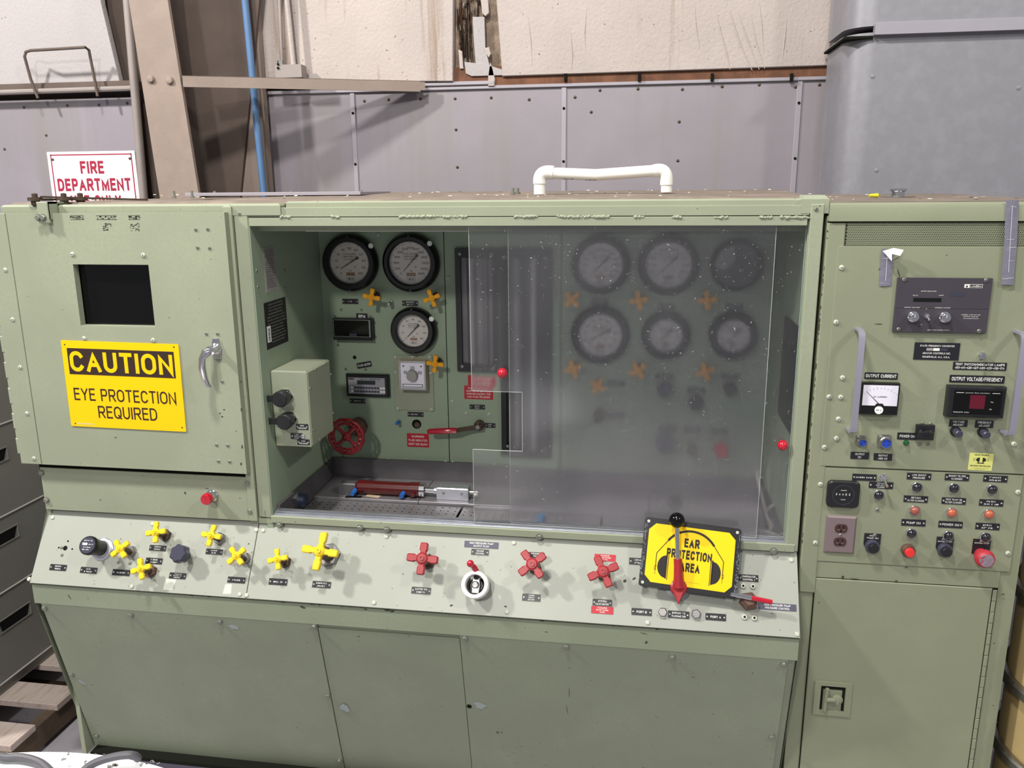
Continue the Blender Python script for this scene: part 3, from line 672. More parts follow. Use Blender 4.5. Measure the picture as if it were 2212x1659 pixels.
# worn adhesive marks
def mark(b,fr_,px,py,w,h,m,seed):
    r=random.Random(seed); u,v=fr_.loc(px,py); s=.00118
    for k in range(26):
        x=u+r.uniform(-w/2,w/2)*s; y=v+r.uniform(-h/2,h/2)*s; a=r.uniform(.8,3.6)*s; c=r.uniform(.4,1.6)*s
        b.add([(x-a,y-c,.0005),(x+a*r.random(),y-c*.6,.0005),(x+a,y+c,.0005),(x-a*.4,y+c*.8,.0005)],[(0,1,2,3)],m)
b=MB(); mark(b,FD,166,470,34,6,0,1); mark(b,FD,230,470,50,6,0,2); mark(b,FD,290,470,28,6,0,3); mark(b,FD,232,490,22,18,0,4); mark(b,FD,291,490,24,18,0,5)
for px,w in ((166,36),(230,54),(290,30)):
    u0,v0=FD.loc(px,470); s=.00118
    for y in (-4.5,4.5): b.quad(u0-w/2*s,u0+w/2*s,v0+(y-.5)*s,v0+(y+.5)*s,.0005,0)
put('sticker_residue',b,['chip'],FD,(0,0),0,parent=door,kind='stuff')
# door handle
b=MB()
u,v=FD.loc(457,757,.03)
b.T=Matrix.Identity(4); b.lathe([(.016,0),(.016,.006),(.011,.010),(.010,.03),(.014,.036),(.014,.042),(1e-5,.046)],16,0)
b.prism([(-.012,-.03),(.012,-.03),(.014,.0),(.009,.030),(-.009,.030),(-.014,0)],0,.006,0,.002)
b.tube([(0,0,.036),(-.009,-.004,.048),(-.017,-.018,.055),(-.019,-.045,.056),(-.017,-.075,.053),(-.011,-.098,.049),(-.003,-.104,.046)],[.011,.013,.0095,.0105,.0095,.007,.004],12,0)
put('door_handle',b,['chrome'],FD,(u,v),0,parent=door,label='chrome pull handle')
# bracket and closer arm at the top left
b=MB(); u0,v1=FF.loc(78,436,.05); u1,v0=FF.loc(108,482,.05)
b.box(u0,u1,v0,v1,.045,.052,0,.002); b.box(u0,u1,v1-.006,v1,-.03,.05,0,.001); b.box(u1-.004,u1,v0+.01,v1,.01,.05,0,.001)
put('closer_bracket',b,['green2'],FF,(0,0),0,parent=bench)
screws(hexb,FF,[(83,470),(94,470)],bench,.052,'bolt')
b=MB(); 
def flat(p,q,w,t,m=0):
    d=(q-p).normalized(); s=Vector((-d.y,d.x,0)).normalized()*w/2
    vs=[];
    for z in (0,t):
        for c in (p-s,p+s,q+s,q-s): vs.append((c.x,c.y,c.z+z))
    b.add(vs,[(0,1,2,3),(7,6,5,4),(0,4,5,1),(1,5,6,2),(2,6,7,3),(3,7,4,0)],m)
za=1.978
P0=at(92,434,Y=.03); P0=Vector((P0.x,.0,za)); P1=Vector((at(160,436,Y=.05).x,.08,za)); P2=Vector((at(310,438,Y=.2).x,.22,za-.004))
flat(P0,P1,.03,.006); flat(P0+Vector((.02,0,.008)),P2,.024,.006)
for p in (P0,P1,P0+Vector((.07,.03,0))): b.T=Matrix.Translation((p.x,p.y,p.z-.012)); b.lathe([(.012,0),(.012,.012),(.02,.012),(.02,.022),(.008,.022),(.008,.032),(1e-5,.034)],14,0)
b.T=I4; world('door_closer_arm',b,['brassdark'],bench)
# lower left apron
slabp('apron_panel',FF,(XL+.004,FF.loc(548,1060)[0],FF.loc(330,1111)[1],FF.loc(300,1018)[1]),-.01,.008,'green')
screws(hexb,FF,[(90,1021),(101,1080),(536,1043),(541,1104)],bench,.008)
b=MB(); b.box(XL,-1.12,.012,.03,.99,1.03,0); world('ledge',b,['green'],bench)
b=MB(); b.box(XL,XL+.015,.0,.3,.12,1.03,0); world('end_leg',b,['green2'],bench)
# e-stop mushroom
def button(name,fr_,px,py,h,prof_base,prof_cap,m1,m2,parent,**p):
    uv=fr_.loc(px,py,h); b=MB(); b.lathe(prof_base,20,0); b.lathe(prof_cap,20,1); return put(name,b,[m1,m2],fr_,uv,0,parent=parent,**p)
button('stop_button',FF,444,1080,.05,[(.019,.006),(.019,.012),(.015,.014),(.015,.032),(.012,.034)],[(.013,.032),(.0175,.036),(.0175,.048),(.015,.052),(1e-5,.053)],'chrome','redball',bench,label='red mushroom stop button with chrome collar')
# ---- sloping control panel
u_sp=(FS.loc(562,1136)[0]+FS.loc(527,1290)[0])/2
vS=(ST-SB).length
slabp('control_panel',FS,(XL+.0,u_sp-.001,.0,vS),-.012,0,'green_slope_lit',ch=.001)
slabp('control_panel',FS,(u_sp+.001,XR,.0,vS),-.012,0,'green_slope_lit',ch=.001)
# lip below
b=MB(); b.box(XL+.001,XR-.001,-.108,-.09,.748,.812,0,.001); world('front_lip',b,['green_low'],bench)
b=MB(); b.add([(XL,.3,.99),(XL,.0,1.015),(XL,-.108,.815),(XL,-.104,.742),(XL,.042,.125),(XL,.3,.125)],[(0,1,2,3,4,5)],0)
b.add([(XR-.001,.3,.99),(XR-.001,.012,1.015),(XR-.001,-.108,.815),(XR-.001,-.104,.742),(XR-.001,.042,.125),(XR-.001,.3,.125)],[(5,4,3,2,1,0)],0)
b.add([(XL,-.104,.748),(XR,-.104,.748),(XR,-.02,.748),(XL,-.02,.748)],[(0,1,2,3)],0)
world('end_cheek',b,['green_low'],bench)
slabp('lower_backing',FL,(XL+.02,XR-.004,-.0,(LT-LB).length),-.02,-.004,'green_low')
vL=lambda px,py:FL.loc(px,py)[1]
uc1=(FL.loc(686,1345)[0]+FL.loc(742,1650)[0])/2; uc2=(FL.loc(996,1364)[0]+FL.loc(1016,1655)[0])/2
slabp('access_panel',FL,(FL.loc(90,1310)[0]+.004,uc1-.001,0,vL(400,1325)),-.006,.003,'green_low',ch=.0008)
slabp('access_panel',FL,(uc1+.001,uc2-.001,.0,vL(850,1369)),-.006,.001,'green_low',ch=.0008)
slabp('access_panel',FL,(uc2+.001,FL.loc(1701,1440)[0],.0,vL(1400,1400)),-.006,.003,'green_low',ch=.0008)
screws(hexb,FL,[(97,1313),(283,1328),(475,1342),(679,1353),(155,1457),(708,1502),(209,1589),(734,1643),(1005,1378),(1223,1396),(1452,1419),(1693,1434),(1668,1591)],bench,.003,'bolt')
b=MB(); b.lathe([(.008,0),(.008,.0006)],12,0); put('bolt_hole',b,['gap'],FL,FL.loc(1014,1524),.003,parent=bench)
# pale rubbed patches round the bolts
def blob(b,fr_,px,py,w,h,ang,m,z,seed,n=14,s=.00125):
    r=random.Random(seed); u,v=fr_.loc(px,py); c_,s_=math.cos(ang),math.sin(ang); P=[]
    for k in range(n):
        t=2*PI*k/n; q=r.uniform(.65,1.1); x=w/2*s*q*math.cos(t); y=h/2*s*q*math.sin(t); P.append((u+x*c_-y*s_,v+x*s_+y*c_,z))
    b.add([(u,v,z)]+P,[(0,k+1,(k+1)%n+1) for k in range(n)],m)
b=MB()
for i,(x,y,w,h,a) in enumerate([(745,1527,30,26,-1),(1037,1522,34,24,-.4),(178,1472,26,12,-.6),(505,1352,34,16,-.2)]): blob(b,FL,x,y,w,h,a,0,.0036,i)
for x,y,l in ((1238,1408,14),(1243,1411,8),(1476,1425,16),(1468,1424,7),(1481,1424,6),(122,1332,10),(184,1478,16)): u,v=FL.loc(x,y); b.quad(u-.0008,u+.0008,v-l*.00125,v,.0037,0)
put('rubbed_patch',b,['primer'],FL,(0,0),0,parent=bench,kind='stuff')
# chips
def chips(fr_,lst,z,m='chip',parent=bench,name='paint_chip'):
    b=MB()
    for i,(x,y,w,h,a) in enumerate(lst): blob(b,fr_,x,y,w,h,a,0,z,i+11,9)
    put(name,b,[m],fr_,(0,0),0,parent=parent,kind='stuff')
FLip=Fr((0,-.108,0),X_,Z_)
r=random.Random(9); L=[]
for k in range(60):
    x=r.uniform(380,1720); y=1259+(x-61)*.0713+r.uniform(0,3); L.append((x,y,r.uniform(2,14),r.uniform(1,2.6),-.07))
L+=[(655,1312,15,7,-.3),(675,1305,20,3,0),(838,1318,20,6,0),(848,1320,12,6,.2),(790,1316,10,3,0),(150,1289,3,17,.5),(1396,1388,9,5,.6),(1390,1368,20,1.6,-.2),(1396,1385,5,2,.6),(1180,1365,9,1.6,0),(1418,1358,12,5,-.4)]
chips(FLip,L,.0006)
chips(FL,[(775,1373,8,2.5,.2),(885,1372,5,2,.5),(774,1382,3,2,0),(398,1475,5,1.5,.5),(1075,1580,5,8,1),(1084,1580,3,6,1),(665,1386,3,2,1),(1497,1461,12,1.2,0),(1230,1495,1.2,40,0),(1225,1530,1.2,30,.15)]+[(1080+r.uniform(0,110),1600+r.uniform(0,55),2,2,0) for k in range(18)],.0037)
chips(FS,[(930,1217,1,24,.35),(870,1240,3,4,1),(537,1175,6,3,.8),(975,1308,10,4,.3),(1092,1310,7,4,0),(1350,1255,10,8,.5),(1370,1250,10,5,.5),(1668,1325,10,1.5,-.3)]+[(r.uniform(110,1700),r.uniform(1170,1330),r.uniform(1.2,2.6),r.uniform(1,2.4),0) for k in range(60) ],.0005)
chips(FD,[(480,900,6,4,.3),(475,893,5,4,1),(484,885,7,3,0),(455,560,4,1,0),(430,645,2,2,0),(250,945,9,2,0),(525,700,3,5,0),(521,825,4,8,0),(522,885,5,12,0),(523,965,4,10,0),(521,1002,5,8,0)],.0005)
chips(FF,[(403,1063,5,8,.4),(450,1053,12,2,0),(521,1074,3,3,0),(548,1046,4,12,0),(575,1105,1.4,20,.0)],.0086)
# base
b=MB(); b.box(XL+.03,XR,-.0,.85,.118,.132,0,.001); world('base_flange',b,['gap'],bench)
b=MB(); b.box(XL+.07,XR,.055,.07,0,.118,0); b.box(XL+.07,XL+.085,.055,.8,0,.118,0); world('base_channel',b,['basesteel'],bench)
# ---- fittings on the sloping panel
def hexn(R): return [(R,0)]
def cross_mesh(span,w,t,key,m):
    b=MB(); a=span/2
    b.lathe([(w*.95,-t*.3),(w*.95,t*.55),(w*.7,t*.75),(w*.42,t*.75),(w*.42,t*1.05),(w*.2,t*1.05),(w*.2,t*.9),(1e-5,t*.9)],18,0)
    for k in range(4):
        b.T=Matrix.Rotation(k*PI/2,4,'Z')
        P=[(w*.5,-w*.56),(a*.46,-w*.46),(a*.54,-w*.64),(a*.93,-w*.60),(a,-w*.44),(a,w*.44),(a*.93,w*.60),(a*.54,w*.64),(a*.46,w*.46),(w*.5,w*.56)]
        b.prism(P,-t*.28,t*.5,0,w*.14,True)
    return b.mesh(key,[m])
CR={}
def cross(fr_,px,py,h,span,ang,m,nut,nr,parent,label=None,stem=.010,asp='cross_handle',nh=.014):
    k=(round(span,4),m)
    if k not in CR: CR[k]=cross_mesh(span*1.06,span*(.21 if span<.1 else .165),span*(.20 if span<.1 else .17),'cross_handle',m)
    uv=fr_.loc(px,py,h); kw={'label':label} if label else {}
    o=put(asp,CR[k],None,fr_,uv,h,ang,parent=parent,**kw)
    b=MB(); b.lathe([(stem,nh),(stem,h-.004)],14,0); put('stem',b,['brassdark'],fr_,uv,0,parent=o)
    b=MB(); b.lathe([(nr,.0),(nr,nh*.8),(nr*.88,nh),(1e-5,nh)],6,0,ph=ang+.3); put('hex_nut',b,[nut],fr_,uv,0,parent=o)
    return o
Y='yellow'
for px,py,s,a,nut in ((337,1150,.060,.18,'brassdark'),(260,1186,.060,.75,'steel'),(305,1229,.060,.35,'rustnut'),(457,1157,.060,-.45+.35,'steel'),(511,1201,.060,.78,'steel'),(600,1208,.058,.25,'brassdark')):
    cross(FS,px,py,.058,s,a-PI/2 if a<0 else a,Y,nut,.019,bench,'yellow four armed valve handle')
cross(FS,692,1191,.075,.104,-.09,Y,'steel',.036,bench,'large yellow four armed valve handle',.02)
cross(FS,913,1207,.065,.086,-.04,'red','brassdark',.023,bench,'red four armed valve handle',.013)
cross(FS,1150,1219,.060,.084,.70,'red','brassdark',.020,bench,'red four armed valve handle',.013)
cross(FS,1303,1235,.060,.084,.45,'red','brassdark',.020,bench,'chipped red four armed valve handle',.013)
screws(whites,FS,[(114,1118),(330,1132),(554,1145),(569,1146),(835,1159),(1110,1173),(1709,1210),(63,1251),(285,1267),(518,1284),(533,1286),(808,1302),(1095,1322),(1399,1345),(1722,1370)],bench)
screws(small,FS,[(256,1215),(281,1217),(133,1183),(134,1199)],bench)
# empty hole with four small holes
b=MB()
for px,py,rr_ in ((141,1184,.0075),(147,1169,.003),(127,1183,.0028),(156,1186,.0028),(135,1200,.0028)):
    u,v=FS.loc(px,py); b.T=Matrix.Translation((u,v,.0)); b.lathe([(rr_,0),(rr_,.0005)],12,0)
put('mounting_hole',b,['gap'],FS,(0,0),0,parent=bench)
# chrome based black cylinder knob
u,v=FS.loc(190,1178,.075)
b=MB(); b.lathe([(.024,.012),(.026,.062),(.029,.064),(.029,.073),(.027,.077),(1e-5,.077)],28,0); o=put('metering_knob',b,['bakelite'],FS,(u,v),0,parent=bench,label='tall black metering knob with printed cap')
b=MB(); b.lathe([(.0245,0),(.0245,.0004)],28,0); b.quad(-.017,-.001,0,.007,.0009,1); 
for k,yy in enumerate((.014,-.006,-.013)): b.scrib(0,yy,.0009,.028,.0035,1,k)
b.scrib(.01,.003,.0009,.014,.0035,1,9); put('cap_print',b,['knobgrey','ink'],FS,(u,v),.0774,parent=o)
b=MB(); b.lathe([(.036,0),(.036,.003),(.033,.006),(.026,.008),(.024,.013)],28,0); put('flange',b,['alum'],FS,(u,v),0,parent=o)
# lobed knob
def lobe(R,n,amp,h0,h1,m,c=.004):
    b=MB(); P=[(R*(1+amp*math.cos(n*t))*math.cos(t),R*(1+amp*math.cos(n*t))*math.sin(t)) for t in [2*PI*k/56 for k in range(56)]]
    b.prism(P,h0,h1,m,c); return b
u,v=FS.loc(384,1195,.06); b=lobe(.0265,7,.07,.035,.062,0,.005); b.lathe([(.012,.006),(.012,.036)],14,0); b.lathe([(.019,.0621),(1e-5,.0605)],28,0)
put('lobed_knob',b,['knobgrey'],FS,(u,v),0,parent=bench,label='dark grey seven lobed knob')
# ---- nameplates
_np=0
def nameplate(fr_,px,py,wpx,hpx,lines,parent=bench,rot=0,m='plate',ink='ink',scr_=True,h0=0,name='nameplate',th=.0012,edge=True,fs=1.0,tw=.7,bold=0,label=None):
    global _np; _np+=1
    a=fr_.loc(px-wpx/2,py,h0); c=fr_.loc(px+wpx/2,py,h0); d=fr_.loc(px,py-hpx/2,h0); e_=fr_.loc(px,py+hpx/2,h0)
    w=abs(c[0]-a[0]); h=abs(d[1]-e_[1]); u,v=fr_.loc(px,py,h0)
    b=MB()
    if edge: b.prism(rr(w+.002,h+.002,.0015,2),0,th*.6,2)
    b.prism(rr(w,h,.0012,2),0 if not edge else th*.5,th,0)
    n=len(lines); z=th+.0002
    for i,t in enumerate(lines):
        y=h*(.5-(i+.5)/n)*.86; th_=(h/n*.52 if n>1 or not scr_ else h*.34)*fs
        if t is None: continue
        if t.startswith('~'): b.scrib(0,y,z,w*float(t[1:] or .55),min(th_,h*.26),1,_np*7+i)
        else:
            _,_,(x0,x1)=strokefont(t,.15); nat=(x1-x0)*th_; b.text(t,0,y,z,th_,1,w=min(nat,w*tw),bold=bold)
    if scr_:
        for s in (-1,1):
            b.T=Matrix.Translation((s*(w/2-h*.24),0,th)); b.lathe([(h*.12,0),(h*.11,.0008),(1e-5,.001)],8,3)
    kw={'label':label} if label else {}
    return put(name,b,[m,ink,'screw','whitescrew'],fr_,(u,v),h0,rot,parent=parent,**kw)
for px,py,w,h,l in ((126,1226,36,13,['~.4','~.4']),(192,1232,36,13,['~.3','~.5']),(262,1237,38,13,['~.5']),(341,1184,36,12,['~.4','~.4']),(333,1212,36,13,['~.4','~.5']),(384,1244,36,13,['~.4','~.5','~.4']),
    (463,1192,36,12,['~.4','~.3']),(511,1253,38,13,['~.45']),(601,1257,40,14,['~.5']),(695,1263,40,14,['~.6','~.45']),(910,1276,42,15,['~.6','~.45']),(1037,1193,38,13,['VOLUME','CONTROL']),
    (1157,1199,38,12,['PRESSURE','PUMP']),(1148,1291,40,16,['SYSTEM','SUPPLY','SHUTOFF']),(1301,1302,42,15,['SYSTEM','VALVE SHUTOFF']),(1386,1322,44,15,['PORT B']),(1466,1328,46,16,['BYPASS TO','FLOWMETER']),(1546,1333,44,15,['PORT A']),
    (1380,1213,42,15,['~.4','~.4']),(1617,1249,42,15,['COMPENSATOR','CONTROL 1'])):
    nameplate(FS,px,py,w,h,l,rot=-.0)
nameplate(FS,1040,1177,74,14,['HIGH PRESSURE PUMP','OUTPUT FLOW'],m='labelblue',scr_=False,edge=False,fs=1.1,tw=.82,name='embossed_label')
nameplate(FS,1679,1311,82,15,['HIGH PRESSURE PUMP','PRESSURE CONTROL'],m='labelblue',scr_=False,edge=False,fs=1.1,tw=.86,name='embossed_label')
nameplate(FS,1307,1205,46,15,['FLOWMETER','DO NOT EXCEED','10 GPM'],m='redplate',scr_=False,edge=False,name='warning_label',label='red engraved warning label')
nameplate(FS,1301,1318,48,16,['FLOWMETER','DO NOT EXCEED','10 GPM'],m='redplate',scr_=False,edge=False,name='warning_label',label='red engraved warning label')
# tape remains on the panel
b=MB()
for P in ([(358,1250),(381,1252),(372,1275),(352,1274)],[(487,1262),(501,1262),(499,1283),(481,1283)]):
    q=[FS.loc(*p) for p in P]; b.prism(list(reversed(q)),0,.0004,0)
put('tape_residue',b,['chip_light'],FS,(0,0),0,parent=bench,kind='stuff')
# ---- white ring guard with red lever
u,v=FS.loc(1026,1263,.055)
b=MB(); b.ring(.0385,.0275,.035,.062,40,0,.002)
g=put('lever_guard',b,['white'],FS,(u,v),0,parent=bench,label='white ring guard round the red tipped lever')
b=MB()
for k in range(3):
    a0=.3+k*2*PI/3; n=8
    Po=[(.0375*math.cos(a0+j*.17),.0375*math.sin(a0+j*.17)) for j in range(n)]; Pi=[(.0345*math.cos(a0+j*.17),.0345*math.sin(a0+j*.17)) for j in reversed(range(n))]
    b.prism(Po+Pi,0,.036,0)
put('guard_leg',b,['green_slope_lit'],FS,(u,v),0,parent=g)
b=MB(); b.lathe([(.025,0),(.024,.02),(.018,.03)],20,0); put('lever_base',b,['black'],FS,(u,v),0,parent=g)
b=MB(); b.prism([(-.010,-.022),(.010,-.022),(.012,.0),(.009,.026),(-.009,.026),(-.012,0)],.028,.045,0,.003); b.lathe([(.0115,.045),(.0115,.053),(.008,.058),(1e-5,.059)],6,1); b.lathe([(.004,.03),(.004,.04)],8,2)
put('lever_clamp',b,['chrome','steel','black'],FS,(u,v),0,parent=g)
b=MB(); b.tube([(0,.018,.04),(.001,.030,.046),(.0,.040,.055),(-.004,.048,.066)],[.0085,.008,.0075,.006],12,0); b.tube([(-.0,.038,.053),(-.006,.048,.066),(-.010,.052,.075)],[.0085,.0088,.006],12,1); b.sphere(.0105,.084,18,1,-.013,.054)
put('lever',b,['black','redball'],FS,(u,v),0,parent=g,label='short lever with red ball tip')
# ---- long bypass lever with black ball
pb=FS.loc(1466,1268,.045); pt=FS.loc(1462,1124,.10)
b=MB(); b.lathe([(.034,0),(.034,.01),(.022,.014),(.018,.03)],18,0)
lv=put('selector_valve',b,['steel'],FS,pb,0,parent=bench,label='red pointer selector with long chromed lever')
b=MB(); b.lathe([(.022,.028),(.024,.034),(.022,.046),(.012,.052),(1e-5,.053)],18,0)
b.prism([(-.018,-.008),(0,-.047),(.018,-.008),(.014,.012),(-.014,.012)],.034,.05,0,.004)
dx,dy=pt[0]-pb[0],pt[1]-pb[1]
V=lambda t,z:(dx*t,dy*t,z)
b.tube([V(.0,.046),V(.14,.056),V(.30,.064),V(.42,.070)],[.017,.013,.0115,.0115],12,0)
put('pointer_hub',b,['red'],FS,pb,0,parent=lv,label='red pointer hub')
b=MB(); b.tube([V(.40,.069),V(.96,.098)],.0065,12,0); put('lever_rod',b,['chrome'],FS,pb,0,parent=lv)
b=MB(); b.sphere(.0215,.102,26,0,dx,dy); put('ball_knob',b,['black_gloss'],FS,pb,0,parent=lv,label='glossy black ball knob')
big=MB(); big.lathe([(.0155,0),(.0155,.002)],18,0); big.lathe([(.0135,.002),(.0135,.010),(.011,.012),(1e-5,.012)],6,0); big=big.mesh('bigbolt',['steel'])
screws(big,FS,[(1431,1323),(1503,1327)],bench,0,'bolt')
b=MB(); b.lathe([(.0078,0),(.0078,.004),(.0062,.006),(.003,.0062)],12,0); b.lathe([(.0035,.0062),(.0035,.0064)],6,1); soc=b.mesh('sockets',['whitescrew','gap'])
screws(soc,FS,[(1605,1266),(1626,1267),(1608,1333),(1629,1335)],bench)
# pressure control T handle
u,v=FS.loc(1619,1297,.035)
b=MB(); b.lathe([(.024,0),(.026,.012),(.024,.032),(.014,.04),(1e-5,.04)],6,0,ph=.2)
o=put('pressure_control_valve',b,['rustnut'],FS,(u,v),0,parent=bench,label='rusty hex body with red and chrome cross bar')
a=FS.loc(1579,1283,.045); c=FS.loc(1668,1301,.045); m_=((a[0]*.5+c[0]*.5)-u,(a[1]*.5+c[1]*.5)-v)
a=(a[0]-u,a[1]-v); c=(c[0]-u,c[1]-v)
b=MB(); b.tube([(a[0],a[1],.045),(m_[0],m_[1],.045)],.006,10,0); b.tube([(m_[0],m_[1],.045),(c[0],c[1],.045)],.0068,10,1); put('cross_bar',b,['chrome','redball'],FS,(u,v),0,parent=o)
screws(hexb,FF,[(604,1134),(778,1140),(836,1144),(1165,1160),(1671,1190)],bench,.006)
screws(small,FF,[(518,462),(1763,452)],bench,.004)
# ---- front lip chips etc done.  gauge panel
RPX=lambda fr_,px,py,r:abs(fr_.loc(px+r,py)[0]-fr_.loc(px-r,py)[0])/2
def gauge(px,py,ro,ri,ang,nums,blank=False,parent=bench,lab=None):
    u,v=FB.loc(px,py,.035); R=RPX(FB,px,py,ro)*.985; Ri=RPX(FB,px,py,ri)*.985
    b=MB(); b.lathe([(R*.97,0),(R,.006),(R,.022),(R*.93,.036),(R*.84,.042)],48,0)
    # hollow the front by a separate ring
    b=MB(); prof=[(R*.96,0),(R,.004),(R,.018),(R*.955,.030),(R*.88,.036),(Ri*1.06,.036),(Ri,.030),(Ri,.014)]
    n=48; vs=[];fs=[]
    for r_,z in prof: vs+=[(r_*math.cos(2*PI*i/n),r_*math.sin(2*PI*i/n),z) for i in range(n)]
    for l in range(len(prof)-1):
        for i in range(n): j=(i+1)%n; fs.append((l*n+i,l*n+j,(l+1)*n+j,(l+1)*n+i))
    b.add(vs,fs,0)
    g=put('pressure_gauge',b,['bakelite'],FB,(u,v),0,parent=parent,label=lab or 'round black rimmed pressure gauge')
    b=MB(); b.lathe([(Ri*1.03,.0155),(Ri*1.03,.016)],40,2 if blank else 0); z=.0165
    if not blank:
        A0,A1=math.radians(225),math.radians(-45); N=len(nums)-1
        for k in range(N*5+1):
            t=A0+(A1-A0)*k/(N*5); maj=k%5==0; r0=Ri*(.86 if maj else .92)
            for (cc) in (0,):
                c_,s_=math.cos(t),math.sin(t); w=.0006 if maj else .00035
                b.add([(r0*c_-w*s_,r0*s_+w*c_,z),(r0*c_+w*s_,r0*s_-w*c_,z),(Ri*.98*c_+w*s_,Ri*.98*s_-w*c_,z),(Ri*.98*c_-w*s_,Ri*.98*s_+w*c_,z)],[(0,1,2,3)],1)
            if maj: b.text(nums[k//5],Ri*.70*c_,Ri*.70*s_,z,Ri*.105,1)
        b.text('ACCO CONTROL' if 0 else 'AUTO CONTROL',0,Ri*.42,z,Ri*.075,1); b.text('LABORATORIES, INC.',0,Ri*.30,z,Ri*.075,1,w=Ri*.72); b.text('LOS ANGELES',0,Ri*.18,z,Ri*.075,1)
        b.quad(-Ri*.22,Ri*.22,-Ri*.62,-Ri*.46,z,3); b.text('PSI',0,-Ri*.38,z,Ri*.07,1)
        b.quad(-Ri*.19,Ri*.19,-Ri*.84,-Ri*.70,z,0); 
        for q in ((-.19,.19,-.715,-.70),(-.19,.19,-.84,-.825),(-.19,-.175,-.84,-.70),(.175,.19,-.84,-.70),(-.12,-.02,-.80,-.74),(.04,.10,-.80,-.74)): b.quad(*(x*Ri for x in q),z+.0002,1)
        for k in range(12): t=k*PI/6; b.quad(Ri*.22+Ri*.03*math.cos(t),Ri*.22+Ri*.03*math.cos(t)+Ri*.02,-Ri*.2+Ri*.03*math.sin(t),-Ri*.2+Ri*.03*math.sin(t)+Ri*.02,z,1)
    put('dial',b,['dial','inkblack','dark','tanlabel'],FB,(u,v),0,parent=g)
    if not blank:
        b=MB(); b.add([(Ri*.56,-.0008,0),(Ri*.56,.0008,0),(-.0,.0018,0),(-Ri*.38,.0022,0),(-Ri*.42,.0045,0),(-Ri*.55,.004,0),(-Ri*.50,0,0),(-Ri*.55,-.004,0),(-Ri*.42,-.0045,0),(-Ri*.38,-.0022,0),(0,-.0018,0)],[tuple(range(11))],0)
        b.lathe([(.003,.0002),(.003,.001)],12,1); put('needle',b,['inkblack','screw'],FB,(u,v),.0195,math.radians(ang),parent=g)
    else:
        b=MB(); b.prism([(-Ri*1.0,Ri*.0),(-Ri*.55,-Ri*.25),(-Ri*.1,Ri*.2),(-Ri*.15,Ri*.9),(-Ri*.7,Ri*.7)],.017,.02,0); put('broken_dial',b,['dialgrey'],FB,(u,v),0,parent=g)
    b=MB(); b.lathe([(Ri*1.02,0),(Ri*1.02,.0006)],32,0); put('glass',b,['lens'],FB,(u,v),.029,parent=g)
    b=MB()
    for t in (90,270): b.T=Matrix.Translation((R*.92*math.cos(math.radians(t)),R*.92*math.sin(math.radians(t)),.033)); b.lathe([(.004,0),(.004,.003),(1e-5,.0035)],8,0)
    put('rim_screw',b,['black'],FB,(u,v),0,parent=g)
    return u,v,R
n100=['0','20','40','60','80','100','120','140','160','180','200']
n6=['0','500','1000','1500','2000','2500','3000','3500','4000','4500','5000','5500','6000']
n160=['0','20','40','60','80','100','120','140','160']
gauge(752,569,60,43,211,n100); gauge(884,569,62,45,228,n6); gauge(890,716,50,34,226,n160)
gauge(1298,572,64,48,225,n6); gauge(1444,572,67,50,225,n6); gauge(1590,572,58,48,0,n6,True,lab='blank dark faced gauge')
gauge(1297,722,64,47,208,n100); gauge(1438,723,54,36,225,n160); gauge(1583,723,54,36,225,n160)
tag=MB().lathe([(.0085,0),(.0085,.001)],16,0); tag.ring(.0058,.0048,.001,.0014,16,1); tag=tag.mesh('seal_sticker',['white','dialgrey'])
for px,py in ((801,531),(928,526),(932,689)): put('seal_sticker',tag,None,FB,FB.loc(px,py,.037),.037,parent=bench)
A_='amberyellow'
for px,py,a in ((803,642,1.40),(933,644,.35),(940,786,-.12),(1237,644,.75),(1380,646,.15),(1526,646,.12),(1240,792,.35),(1378,795,.55),(1522,798,.35)):
    cross(FB,px,py,.055,.057,a,A_,'tan' if px<800 else 'rustnut',.013,bench,'small amber yellow four armed valve handle',.007,'needle_valve_handle')
cross(FB,1292,829,.05,.05,1.0,A_,'rustnut',.011,bench,'small amber yellow valve handle seen edge on',.007,'needle_valve_handle')
NB=lambda *a,**k:nameplate(FB,*a,**k)
NB(757,651,34,11,['~.3']); NB(886,655,34,11,['~.5','~.4']); NB(782,683,24,12,['RPM'],scr_=False,edge=False,bold=.03,fs=1.0)
NB(787,788,32,12,['FLOW METER'],scr_=False,edge=False,rot=.2,tw=.85,fs=.8); NB(772,866,33,10,['~.5']); NB(898,895,34,10,['~.6'])
NB(1031,879,33,10,['~.3','~.3']); NB(1059,919,22,10,['~.4','~.3'])
NB(903,951,47,29,['WARNING!','FLUID INDICATES','BURST DISC BLOWN'],m='redplate',scr_=False,edge=False,tw=.85,fs=.9,name='warning_plate',label='red warning plate reading FLUID INDICATES BURST DISC BLOWN')
NB(1034,848,62,29,['FLOWMETER VALVE','MUST BE IN HIGH FLOW','POSITION EXCEPT FOR','LOW FLOW READINGS'],m='redplate',scr_=False,edge=False,tw=.85,name='warning_plate',label='red warning plate below the sight glass')
NB(1042,822,62,22,['DO NOT EXCEED','~.7'],m='redplate',scr_=False,edge=False,name='warning_plate')
for px,py,w,h in ((1297,648,36,14),(1440,659,38,13),(1585,659,38,13),(1332,823,36,12),(1435,808,38,10),(1503,838,38,12),(1575,808,38,12),(1331,891,38,13),(1441,920,38,12),(1494,922,36,12),(1552,925,36,12)): NB(px,py,w,h,['~.6','~.5'])
screws(small,FB,[(737,545),(727,565)],bench)
screws(pan,FB,[(817,507),(967,600),(977,867),(1007,893),(1057,895),(840,994),(963,998),(978,999),(1668,596),(1657,745),(1647,888)],bench)
screws(small,FB,[(781,669),(800,684),(809,697),(811,728),(737,669),(723,683),(747,797),(790,798),(730,745),(742,985)],bench)
